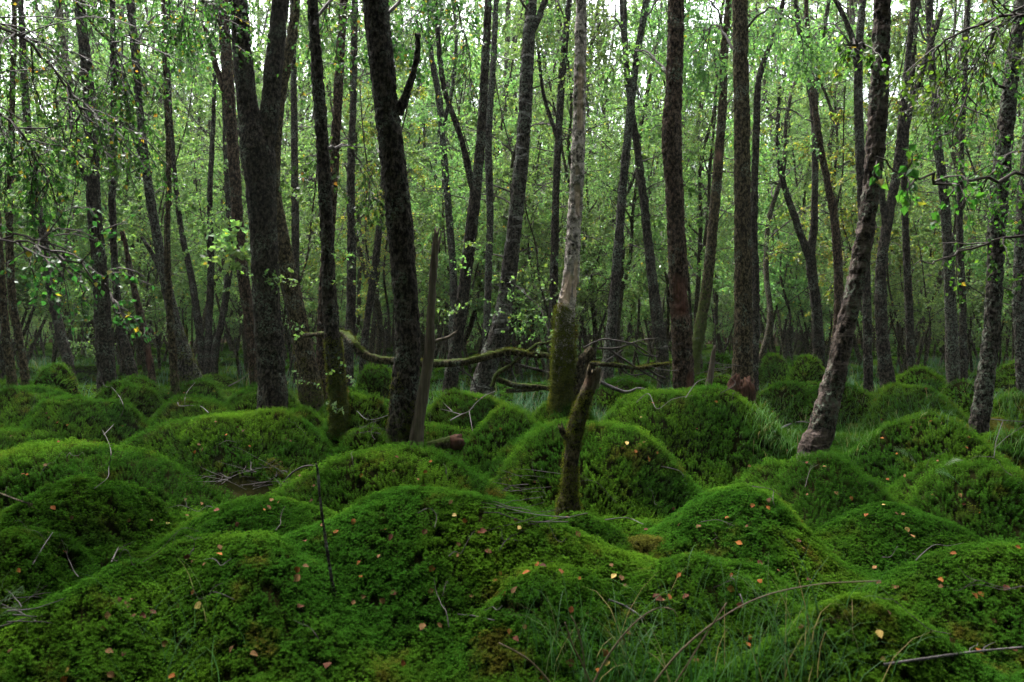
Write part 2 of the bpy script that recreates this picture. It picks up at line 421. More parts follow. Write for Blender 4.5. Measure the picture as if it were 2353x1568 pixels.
def axis_euler(ax, spin):
    """euler XYZ turning +Z to ax, spun about it"""
    ax = nrm(ax); ref = np.where(np.abs(ax[:, :1]) > .9, np.array([0, 1., 0]), np.array([1., 0, 0]))
    u = nrm(ref - (ref * ax).sum(1, keepdims=True) * ax); w = np.cross(ax, u)
    c, s = np.cos(spin)[:, None], np.sin(spin)[:, None]
    X = u * c + w * s; Yv = -u * s + w * c
    return np.stack([np.arctan2(Yv[:, 2], ax[:, 2]), -np.arcsin(np.clip(X[:, 2], -1, 1)), np.arctan2(X[:, 1], X[:, 0])], 1)
def scatter(name, pts, ax, scl, nvar, ng, rng, parent=None, offset=None):
    n = len(pts); p = pts if offset is None else pts - np.asarray(offset)
    me = raw_mesh(name, p, [], attrs={'rot': axis_euler(ax, rng.uniform(0, 6.283, n)), 'scl': scl, 'var': rng.integers(0, nvar, n).astype(float)})
    o = link(name, me, parent); md = o.modifiers.new('scatter', 'NODES'); md.node_group = ng
    o['kind'] = 'stuff'
    return o

# moss shoots: a little stem with whorls of pointed leaves, several to a tuft
def moss_tuft(rng, n, rad, h0, h1, whorls, per, ll, lw, seg2, t_lo=.04, t_ex=2.2, ball=1.):
    g = Geo()
    a = rng.uniform(0, 6.283, n); rr = rad * np.sqrt(rng.uniform(0, 1, n)); px, py = rr * np.cos(a), rr * np.sin(a)
    hh = rng.uniform(h0, h1, n) * (1 - .30 * ball * (rr / rad) ** 2)
    for x, y, h in zip(px, py, hh):
        lean = np.array([x, y, 0]) * rng.uniform(.1, .6) * ball + rng.normal(0, .12, 3) * np.array([1, 1, 0]) * h
        base = np.array([x, y, -.012]); top = np.array([x, y, h]) + lean
        if seg2:
            sv, sq = tubes(np.stack([base, (base + top) / 2 + rng.normal(0, .001, 3), top])[None], .0010, .0005, 3)
            g.add(sv, f4=sq, tip=np.repeat([0, .1, .5], 3))
        for w in range(whorls):
            f = w / max(1, whorls - 1); t = .38 + .62 * f
            o = base + (top - base) * t
            az = rng.uniform(0, 6.283) + np.arange(per) / per * 6.283 + rng.normal(0, .2, per)
            el = (.05 + .50 * f ** 1.5) + rng.normal(0, .22, per)
            d = np.stack([np.cos(az) * np.cos(el), np.sin(az) * np.cos(el), np.sin(el)], 1)
            sd = np.stack([-np.sin(az), np.cos(az), 0 * az], 1)
            L = ll * rng.uniform(.75, 1.15, per)[:, None] * (.85 + .15 * f)
            W = lw * .5
            b0, b1 = o - sd * W * .7, o + sd * W * .7
            tipv = o + d * L + np.array([0, 0, -.12]) * L * (1 - f)
            tp0 = t_lo + (.70 - t_lo) * f ** t_ex  # darker lower leaves: age browning plus painted shade between shoots
            i = np.arange(per)[:, None]
            if seg2:
                m = o + d * L * .5 + np.array([0, 0, .10]) * L
                v = np.stack([b0, b1, m + sd * W, m - sd * W, tipv], 1).reshape(-1, 3)
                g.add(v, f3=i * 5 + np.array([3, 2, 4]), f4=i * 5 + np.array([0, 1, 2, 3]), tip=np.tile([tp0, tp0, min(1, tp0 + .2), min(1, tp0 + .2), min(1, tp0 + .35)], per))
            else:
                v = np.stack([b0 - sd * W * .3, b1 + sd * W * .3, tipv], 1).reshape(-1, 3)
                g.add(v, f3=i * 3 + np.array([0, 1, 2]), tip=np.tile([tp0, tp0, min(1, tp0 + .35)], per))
    return g
def tuft_set(name, seed, k, mat, *a):
    ms = [moss_tuft(R(seed + i), *a).mesh('%s_%d' % (name, i), mat, smooth=False) for i in range(k)]
    return scatter_tree(name, source_collection(name, ms)), k
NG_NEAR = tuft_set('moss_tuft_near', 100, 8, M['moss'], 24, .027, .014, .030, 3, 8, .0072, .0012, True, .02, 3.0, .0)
NG_MID = tuft_set('moss_tuft_mid', 120, 8, M['moss'], 10, .026, .014, .046, 4, 6, .0105, .0026, False, .22, 1.4, .7)  # fuller tip tone than the near set, painting light onto the middle ground
NG_FAR = tuft_set('moss_tuft_far', 140, 6, M['moss'], 15, .062, .02, .05, 3, 5, .016, .0062, False, .40, 1.2)  # fullest tip tone, painting in light the far ground lacks
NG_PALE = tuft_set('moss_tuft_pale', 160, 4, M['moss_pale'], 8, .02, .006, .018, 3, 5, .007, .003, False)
NG_BARK = tuft_set('moss_tuft_bark', 180, 5, M['moss_trunk'], 8, .018, .003, .014, 2, 5, .007, .003, False)

# ------------------------------------------------------------------ ground and moss mounds
def ground_z(x, y): return .26 * (n2(x * .95, y * .95, 3, 3) - .5) + .035 + .004 * np.maximum(y - 14, 0) - .10 * np.exp(-((x + 1.72) ** 2 + (y - 4.95) ** 2) / .12)
QS = {}
RIM = 1.35
def lobes(a, seed):
    s = seed * 1.37
    return 1 + .13 * np.sin(2 * a + s) + .09 * np.sin(3 * a + 1.7 * s) + .05 * np.sin(5 * a + 2.3 * s)
def dome_local(u, v, seed):
    """unit mound: steep or soft shoulders running out into a skirt"""
    ex, sc = QS.get(seed, (3., .80))
    rr = np.hypot(u, v) / lobes(np.arctan2(v, u), seed)
    pr = np.exp(-(rr / sc) ** ex)
    z = pr * (1 + .16 * np.sin(seed * 2.1) * u + .12 * np.cos(seed * 1.3) * v)
    z = z + (.40 * (n2(u * 1.7 + seed, v * 1.7, 40 + seed, 2) - .5) + .14 * (n2(u * 4.5 + seed, v * 4.5, 50 + seed, 2) - .5)) * np.sqrt(pr)
    return z, rr
# crest x, crest y (picture units), depth, half-width (picture units), half-depth m, label
MOUNDS = [
 (960, 1162, 3.15, 500, .75, 'broad dark green moss mound filling the middle of the near ground'),
 (590, 1232, 2.75, 330, .55, 'low bright moss swell with a yellow leaf, nearest on the left'),
 (600, 1148, 3.65, 300, .55, 'long low moss ridge behind the bright swell, below the twig hollow'),
 (250, 1330, 2.55, 260, .50, 'sloping moss shoulder in the bottom left, below the small round mound'),
 (185, 1130, 3.75, 165, .36, 'small round moss mound on the left in front of a wider one'),
 (165, 1020, 4.65, 290, .55, 'wide leaf-strewn moss mound at the left edge'),
 (520, 955, 5.75, 250, .60, 'steep moss mound with a dark brown front above the twig hollow'),
 (190, 912, 6.90, 150, .55, 'dark fronted moss mound at left behind the wide leaf-strewn one'),
 (30, 985, 6.3, 160, .5, 'flat moss mound cut by the left edge of the picture'),
 (885, 1042, 4.25, 265, .50, 'rounded moss mound in front of the thick dark trunk'),
 (1360, 975, 4.75, 190, .50, 'steep round moss mound just behind the broken leaning stump'),
 (1570, 898, 5.85, 225, .70, 'tallest moss mound, dark fronted, before the red-brown trunk'),
 (1690, 1112, 3.55, 235, .50, 'moss mound in the right near ground with a dark overgrown front'),
 (1900, 1055, 4.35, 170, .50, 'moss mound at the foot of the leaning peeling birch'),
 (2060, 1170, 3.75, 200, .45, 'long moss slope running down from the leaning birch to the right'),
 (2135, 965, 5.2, 205, .50, 'rounded moss mound between the two right-hand birches'),
 (2230, 1060, 4.3, 190, .42, 'moss mound with small fern fronds at the right edge'),
 (1610, 1275, 2.85, 290, .42, 'bright flat topped moss mound behind the near grass'),
 (2290, 1275, 2.75, 300, .48, 'dark moss bank in the bottom right above the pale stick'),
 (1345, 1188, 3.55, 130, .30, 'small moss mound directly in front of the broken stump'),
 (40, 1225, 3.15, 120, .35, 'small moss hump at the left edge beside a pale twig'),
 (1250, 1300, 2.75, 240, .45, 'moss slope falling to the right beside the half-buried stick'),
 (2000, 1400, 2.3, 330, .35, 'low moss bank among the grass at bottom right'),
 (640, 940, 6.5, 110, .45, 'smooth light green moss mound under the forked trunk'),
 (590, 878, 7.6, 100, .5, 'moss mound left behind the forked trunk'),
 (460, 912, 7.3, 130, .45, 'low moss mound with a forked dead twig on it'),
 (310, 888, 7.6, 75, .4, 'small dark hummock right of the dark fronted mound'),
 (300, 868, 8.6, 90, .5, 'light moss hummock at the foot of the slim left birch'),
 (75, 888, 8.0, 110, .6, 'flat green moss mound at far left behind the others'),
 (125, 842, 9.6, 50, .4, 'isolated dark rounded hummock like a small bush at far left'),
 (450, 870, 9.2, 75, .5, 'pale yellow-green moss hummock beside the leaning left birch'),
 (850, 905, 6.3, 110, .45, 'bright moss mound between the slim mossy trunk and the thick dark trunk'),
 (862, 838, 9.4, 45, .4, 'dark grassy hummock seen under the arching fallen branch'),
 (835, 985, 5.3, 75, .3, 'brownish moss hump between the slim mossy trunk and the thick dark one'),
 (1090, 900, 6.7, 140, .5, 'moss mound below the fallen branch beside the pale forked twig'),
 (1170, 950, 5.7, 130, .5, 'light green moss mound left of the mossy based dead trunk'),
 (1250, 985, 5.3, 120, .42, 'moss shoulder between the light green mound and the broken stump'),
 (1030, 975, 5.6, 110, .35, 'flat moss cushion behind the little rotten log'),
 (1740, 950, 6.0, 70, .4, 'moss shoulder below the torn red stump'),
 (1780, 1065, 4.6, 110, .35, 'low moss hump in front of the dark fronted tallest mound'),
 (2100, 883, 8.0, 125, .7, 'large round moss mound behind the leaning birch'),
 (1930, 882, 8.4, 95, .55, 'moss mound partly hidden behind the leaning birch'),
 (2115, 855, 9.8, 75, .5, 'moss mound right of the crooked dark trunk'),
 (2215, 878, 8.8, 50, .4, 'little moss hummock left of the rightmost birch'),
 (2330, 905, 7.6, 70, .5, 'moss mound at the right edge behind the rightmost birch'),
 (2320, 838, 10.5, 45, .4, 'dark small hummock at the far right edge'),
 (2310, 1000, 5.6, 90, .4, 'bright moss swell right of the rightmost birch foot'),
 (1295, 918, 7.05, 95, .45, 'moss mound hugging the foot of the pale dead trunk'),
 (800, 900, 8.0, 100, .5, 'moss mound behind the slim mossy trunk'),
 (1440, 870, 9.0, 110, .6, 'moss mound behind the fallen twigs, left of the red-brown trunk'),
 (1640, 865, 9.3, 90, .5, 'moss mound behind the dead stake'),
 (1800, 880, 8.6, 85, .5, 'moss mound right of the torn stump in the bluish grass'),
 (1660, 818, 12.5, 50, .5, 'moss hummock seen between the red-brown and straight trunks'),
 (1780, 812, 13.0, 45, .5, 'far moss hummock just right of the straight trunk'),
 (1850, 822, 11.5, 50, .5, 'far dome of moss above the bluish grass'),
]
STEEP = {5, 7, 8, 11, 12, 30, 33}; SOFT = {1, 2, 3, 4, 13, 14, 16, 15, 18, 19, 20, 22, 23, 39, 40}
for i_ in range(1, 60): QS[i_] = (3.9, .85) if i_ in STEEP else ((2.3, .74) if i_ in SOFT else (3., .80))
domes = []     # cx, cy, rx, ry, h, zb, seed
for i, (dx, dy, Y, hw, ry, lab) in enumerate(MOUNDS):
    h = DZ(dy, Y) - .02
    domes.append((DX(dx, Y), Y, hw / FD * Y * (1.14 if i + 1 in SOFT else 1.16), ry * (1.1 if i + 1 in SOFT else 1.05), h, 0., i + 1))
NH = len(domes)
rb = R(77)
FARVAR = [901, 902, 903, 904]
far_d = []
tries = 0
while len(far_d) < 150 and tries < 4000:
    tries += 1
    Y = 8.5 + 26 * rb.uniform() ** 1.3; x = rb.uniform(-.72, .72) * Y; sc = rb.uniform(.7, 1.7)
    if any((x - d[0]) ** 2 + ((Y - d[1])) ** 2 < (.75 * (d[2] + .5 * sc)) ** 2 for d in domes + far_d): continue
    far_d.append((x, Y, .55 * sc, .55 * sc, .19 * sc ** .6 * rb.uniform(.7, 1.25), float(ground_z(np.array([x]), np.array([Y]))[0]) - .03, FARVAR[rb.integers(0, 4)]))
ALLD = domes + far_d
def dome_z(d, x, y):
    z, rr = dome_local((x - d[0]) / d[2], (y - d[1]) / d[3], d[6]); return np.where(rr < RIM, d[5] + d[4] * z, -9.)
def H(x, y, skip=None):
    x = np.asarray(x, float); y = np.asarray(y, float); z = ground_z(x, y)
    for i, d in enumerate(ALLD):
        if i == skip: continue
        m = (np.abs(x - d[0]) < d[2] * 1.78) & (np.abs(y - d[1]) < d[3] * 1.78)
        if m.any(): z[m] = np.maximum(z[m], dome_z(d, x[m], y[m]))
    return z
def H1(x, y): return float(H(np.array([x]), np.array([y]))[0])
HX0, HY0, HS_ = -16., .8, .03
_hx = np.arange(HX0, 16, HS_); _hy = np.arange(HY0, 30, HS_)
_X, _Y = np.meshgrid(_hx, _hy); HM = ground_z(_X[::4, ::4].ravel(), _Y[::4, ::4].ravel()).reshape(_X[::4, ::4].shape)
HM = np.repeat(np.repeat(HM, 4, 0), 4, 1)[:len(_hy), :len(_hx)]
for d in ALLD:
    i0, i1 = np.searchsorted(_hx, [d[0] - d[2] * 1.78, d[0] + d[2] * 1.78]); j0, j1 = np.searchsorted(_hy, [d[1] - d[3] * 1.78, d[1] + d[3] * 1.78])
    if i1 > i0 and j1 > j0:
        HM[j0:j1, i0:i1] = np.maximum(HM[j0:j1, i0:i1], dome_z(d, _X[j0:j1, i0:i1].ravel(), _Y[j0:j1, i0:i1].ravel()).reshape(j1 - j0, i1 - i0))
YS = np.concatenate([np.linspace(1.2, 12, 900), np.linspace(12.02, 29, 400)])
def hit(dx, dy, lift=.03):
    """where the sight line of a picture point meets the ground"""
    x = DX(dx, YS); i = np.clip(((x - HX0) / HS_ + .5).astype(int), 0, len(_hx) - 1); j = np.clip(((YS - HY0) / HS_ + .5).astype(int), 0, len(_hy) - 1)
    z = HM[j, i] + lift; r = DZ(dy, YS); k = np.argmax(r < z)
    Y = YS[k] if (r < z).any() else 28.
    return np.array([DX(dx, Y), Y, DZ(dy, Y)])
def gnormal(x, y, e=.03):
    x = np.asarray(x, float); y = np.asarray(y, float)
    return nrm(np.stack([H(x - e, y) - H(x + e, y), H(x, y - e) - H(x, y + e), np.full(len(x), 2 * e)], 1))

# ground sheet
gx = np.concatenate([[-400, -150, -70, -45], np.arange(-30, 30.01, .25), [45, 70, 150, 400]])
gy = np.concatenate([[-400, -120, -40, -15], np.arange(-6, 46.01, .25), [60, 90, 180, 500]])
GX, GY = np.meshgrid(gx, gy); gz = ground_z(GX.ravel(), np.minimum(GY.ravel(), 60))
ii = np.arange(GX.size).reshape(GX.shape)
tag(link('ground', raw_mesh('ground', np.stack([GX.ravel(), GY.ravel(), gz], 1), [np.stack([ii[:-1, :-1], ii[:-1, 1:], ii[1:, 1:], ii[1:, :-1]], -1).reshape(-1, 4)], M['peat'])), kind='structure')

def dome_mesh(d, nr=28, na=72):
    r = np.linspace(0, 1, nr)[1:] * RIM * .999; a = np.arange(na) / na * 2 * np.pi; k = lobes(a, d[6])
    u = np.concatenate([[0], (r[:, None] * (k * np.cos(a))).ravel()]); v = np.concatenate([[0], (r[:, None] * (k * np.sin(a))).ravel()])
    z, rr = dome_local(u, v, d[6]); z = d[4] * z; z[-na:] = -.12
    idx = 1 + np.arange((nr - 1) * na).reshape(nr - 1, na)
    q = np.stack([idx[:-1], np.roll(idx[:-1], -1, 1), np.roll(idx[1:], -1, 1), idx[1:]], -1).reshape(-1, 4)
    f = np.stack([np.zeros(na, int), idx[0], np.roll(idx[0], -1)], 1)
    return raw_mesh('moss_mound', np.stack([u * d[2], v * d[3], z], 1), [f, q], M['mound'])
def dedupe(p, s):
    k = np.floor(p / s + .37).astype(np.int64); k = k[:, 0] * 73856093 ^ k[:, 1] * 19349663 ^ k[:, 2] * 83492791
    _, i = np.unique(k, return_index=True); return p[i]
def dome_points(d, rng, s, dens=4.5):
    area = np.pi * d[2] * d[3] * 3.2; n = int(area / (s * s) * dens)
    a = rng.uniform(0, 6.283, n); r = rng.uniform(0, 1, n) ** .5 * RIM * 1.28
    u, v = r * np.cos(a), r * np.sin(a); z, rr = dome_local(u, v, d[6]); m = rr < RIM * .99
    return dedupe(np.stack([u * d[2] + d[0], v * d[3] + d[1], z * d[4] + d[5]], 1)[m], s)
def in_view(p, side=1.3, back=1.2): return (np.abs(p[:, 0]) < .66 * p[:, 1] + side) & (p[:, 1] > back)
def moss_axis(p, rng, e=.04, w=.75):
    n = gnormal(p[:, 0], p[:, 1], e); return nrm(n * w + np.array([0, 0, .55]) + rng.normal(0, .16, p.shape))
def thin_bare(p):
    """moss is missing in the twig hollow"""
    b = P3(540, 1118, 5.0); return ((p[:, 0] - b[0]) / .30) ** 2 + ((p[:, 1] - 4.90) / .24) ** 2 > 1

for i, d in enumerate(domes):
    rng = R(1000 + i); Y = d[1]
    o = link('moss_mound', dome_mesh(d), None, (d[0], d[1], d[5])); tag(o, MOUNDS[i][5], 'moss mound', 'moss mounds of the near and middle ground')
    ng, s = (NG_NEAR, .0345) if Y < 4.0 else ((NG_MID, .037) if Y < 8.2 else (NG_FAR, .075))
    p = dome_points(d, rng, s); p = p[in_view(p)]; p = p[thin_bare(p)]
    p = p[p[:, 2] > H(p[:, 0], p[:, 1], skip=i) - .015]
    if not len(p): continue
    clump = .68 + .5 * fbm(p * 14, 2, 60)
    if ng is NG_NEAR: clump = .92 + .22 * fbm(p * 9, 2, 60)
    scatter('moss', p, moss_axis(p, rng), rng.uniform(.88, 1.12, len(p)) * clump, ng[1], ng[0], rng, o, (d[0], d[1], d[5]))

BANDS = [(-900, 'near the left edge'), (200, 'around the long leaning left birch'), (450, 'behind the forked tree'), (660, 'between the forked tree and the thickest trunk'), (900, 'behind the grey snag'),
         (1060, 'around the silver patched birch'), (1270, 'behind the pale dead trunk'), (1400, 'left of the red-brown trunk'), (1560, 'between the red-brown and straight upright trunks'), (1720, 'right of the straight upright trunk'),
         (1900, 'behind the leaning peeling birch'), (2080, 'left of the rightmost birch'), (2270, 'near the right edge')]
def where(x, Y):
    dx = CXD + x / Y * FD; return [b for a, b in BANDS if dx >= a][-1]
def depth_word(Y, a=19, b=28): return 'middle distant' if Y < a else ('distant' if Y < b else 'farthest')
# far hummocks: four built once, copied
src = {}
for v in FARVAR:
    d0 = (0, 0, .55, .55, .34, 0, v); rng = R(v)
    me = dome_mesh(d0, 10, 28)
    p = dome_points(d0, rng, .085); pr = np.hypot(p[:, 0], p[:, 1])[:, None]
    ax = nrm(np.concatenate([p[:, :2] / .55 * .8, np.full((len(p), 1), .8)], 1) + rng.normal(0, .2, p.shape))
    src[v] = (me, p, ax)
far_moss = {}
for v, (me, p, ax) in src.items():
    rng = R(v + 7)
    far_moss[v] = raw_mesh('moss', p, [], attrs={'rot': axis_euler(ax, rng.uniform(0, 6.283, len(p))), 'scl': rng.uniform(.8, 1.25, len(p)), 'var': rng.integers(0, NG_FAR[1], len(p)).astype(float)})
for d in far_d:
    o = link('moss_mound', src[d[6]][0], None, (d[0], d[1], d[5])); o.scale = (d[2] / .55, d[3] / .55, d[4] / .34)
    lab = '%s low moss hummock %s' % (depth_word(d[1], 13, 20), where(d[0], d[1])); tag(o, lab, 'moss mound', 'hummocks: ' + lab)
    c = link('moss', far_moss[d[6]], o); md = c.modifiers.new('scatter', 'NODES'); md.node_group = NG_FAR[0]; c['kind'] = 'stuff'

# moss carpet on the flats between
rng = R(5)
def flat_points(y0, y1, s, n):
    y = np.sqrt(rng.uniform(y0 * y0, y1 * y1, n)); x = rng.uniform(-1, 1, n) * (.66 * y + 1.3)
    p = dedupe(np.stack([x, y, ground_z(x, y)], 1), s)
    z = H(p[:, 0], p[:, 1]); return p[z - p[:, 2] < .02]
def carpet(p, ng):
    p = p[thin_bare(p)]; p = p[n2(p[:, 0] * .9, p[:, 1] * .9, 21, 2) < .66]
    o = scatter('moss_carpet', p, nrm(np.array([0, 0, 1.]) + rng.normal(0, .25, p.shape)), rng.uniform(.8, 1.3, len(p)), ng[1], ng[0], rng)
    return o
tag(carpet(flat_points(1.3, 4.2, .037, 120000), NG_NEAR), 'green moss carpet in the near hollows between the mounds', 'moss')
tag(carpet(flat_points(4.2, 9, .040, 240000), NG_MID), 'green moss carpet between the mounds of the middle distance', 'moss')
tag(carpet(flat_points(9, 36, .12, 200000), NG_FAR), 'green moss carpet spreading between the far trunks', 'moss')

# ------------------------------------------------------------------ woodland: crowns and tree kinds built once, then copied
def crown_geo(rng, leader, n1, L1, k2, k3, per, size, el=(.2, 1.0), droop=.10, hue=None, t0=.2, r1=.022, leaf_down=.5, down3=.35):
    """limbs, twigs and leaves on a leader polyline (P,3)"""
    g = Geo(); ld = np.asarray(leader)[None]
    t = np.clip(t0 + (1 - t0) * ((np.arange(n1) + rng.uniform(0, 1, n1)) / n1) ** 1.35, 0, .99)
    s, tg = along(ld, np.zeros(n1, int), t)
    az = np.arange(n1) * 2.399 + rng.uniform(0, 6.28) + rng.normal(0, .4, n1); e = rng.uniform(el[0], el[1], n1)
    d = np.stack([np.cos(az) * np.cos(e), np.sin(az) * np.cos(e), np.sin(e)], 1)
    L = L1 * (1.05 - .65 * (t - t0) / (1 - t0)) * rng.uniform(.6, 1.2, n1)
    p1 = grow(rng, s, d, L, 9, droop, .13)
    v, q = tubes(p1, r1 * (1.1 - .6 * t), .005, 5); g.add(v, f4=q, mi=1)
    p2, L2 = kids(rng, p1, k2, L * .5, 6, .6, droop * 1.6, .16, .18)
    v, q = tubes(p2, .007, .002, 3); g.add(v, f4=q, mi=1)
    p3, L3 = kids(rng, p2, k3, L2 * .6 + .1, 5, .6, droop * 2.5, .18, .12, down3)
    v, q = tubes(p3, .0028, .001, 3); g.add(v, f4=q, mi=1)
    leaves_on(rng, g, p3, per, size, hue, leaf_down)
    leaves_on(rng, g, p2, per, size, hue, leaf_down)
    return g
def wander(rng, H_, lean, r, n=9, wob=.10):
    z = np.linspace(0, H_, n); w = np.cumsum(rng.normal(0, wob, (n, 2)), 0); w -= w[0]
    a = rng.uniform(0, 6.28); b = lean * (z / H_) ** .8 * H_
    x = w[:, 0] + np.cos(a) * b; y = w[:, 1] + np.sin(a) * b
    return np.stack([x, y, z, r * (1 - .82 * (z / H_) ** .9) + .006], 1)
KINDS = []
for k in range(8):
    rng = R(300 + k); Ht = rng.uniform(9.5, 13.0); r = rng.uniform(.048, .088)
    path = wander(rng, Ht, rng.uniform(.02, .17), r, 10, .13)
    path[0, 2] -= .25
    g = Geo(); v, q, f3, S, TH = bole(path, 12, .11, 40 + k, .007, .35, .14); g.add(v, f4=q, f3=f3, moss=np.exp(-S / rng.uniform(.5, 1.6)) * .8, bare=0.)
    leaders = [path[:, :3]]
    if k % 2 == 0 or k == 5:                         # forked stem
        i = rng.integers(1, 4); st = path[i]; a = rng.uniform(0, 6.28); m = 8
        f = np.linspace(0, 1, m)[:, None]; d = np.array([np.cos(a), np.sin(a), 0])
        ln = (Ht - st[2]) * .85
        fp = np.concatenate([st[:3] + d * (.9 * f ** .7 + .35 * f) + np.array([0, 0, 1.]) * f * ln + np.cumsum(rng.normal(0, .06, (m, 3)), 0) * (f > 0), st[3] * .75 * (1 - .85 * f) + .006], 1)
        v, q, f3, S, TH = bole(fp, 10, .12, 60 + k, .006, 0, .14); g.add(v, f4=q, f3=f3, moss=.1, bare=0.)
        leaders.append(fp[:, :3])
    trunk = g.mesh('trunk', M['bark_far'])
    cg = Geo()
    for li, ld in enumerate(leaders):
        c = crown_geo(R(320 + k * 3 + li), ld, 26 if len(leaders) == 1 else 17, 2.2, 6, 5, 13, .044, (-.1, .95), .11, None, .26 if k % 3 else .20)
        cg.v += c.v
        cg.f3 += [x + cg.n for x in c.f3]; cg.f4 += [x + cg.n for x in c.f4]; cg.m3 += c.m3; cg.m4 += c.m4
        for kk, pts in c.a.items(): cg.a.setdefault(kk, []).extend([(st + cg.n, x) for st, x in pts])
        cg.n += c.n
    KINDS.append((trunk, cg.mesh('crown', [M['leaf'], M['twig_leafy']], smooth=False)))
SAPS = []
for k in range(5):
    rng = R(380 + k); ns = rng.integers(2, 5); gt = Geo(); cg = Geo()
    for j in range(ns):
        hh = rng.uniform(2.6, 6.2); p = wander(rng, hh, rng.uniform(.1, .3), .022, 7, .09); p[:, :2] += rng.normal(0, .12, 2); p[0, 2] -= .2
        v, q, f3, S, TH = bole(p, 6, .15, 70 + k * 5 + j, 0, .2, .1); gt.add(v, f4=q, f3=f3, moss=.3 * np.exp(-S), bare=0.)
        c = crown_geo(R(390 + k * 7 + j), p[:, :3], 16, 1.1, 4, 4, 14, .042, (-.1, .9), .10, None, .32, .010)
        cg.f3 += [x + cg.n for x in c.f3]; cg.f4 += [x + cg.n for x in c.f4]; cg.m3 += c.m3; cg.m4 += c.m4
        for kk, pts in c.a.items(): cg.a.setdefault(kk, []).extend([(st + cg.n, x) for st, x in pts])
        cg.v += c.v; cg.n += c.n
    SAPS.append((gt.mesh('stem', M['bark_far']), cg.mesh('crown', [M['leaf_yellow'] if k == 4 else M['leaf'], M['twig_leafy']], smooth=False)))
HCROWN = []
for k in range(3):
    rng = R(440 + k); ld = wander(rng, 6.5, .04, .05, 7, .08)
    cg = crown_geo(R(450 + k), ld[:, :3], 20, 2.2, 5, 4, 10, .06, (.0, .9), .12, None, .03, .03)
    v, q = tubes(ld[None, :, :3], .05, .008, 6); cg.add(v, f4=q, mi=1)
    HCROWN.append(cg.mesh('crown', [M['leaf'], M['twig_leafy']], smooth=False))

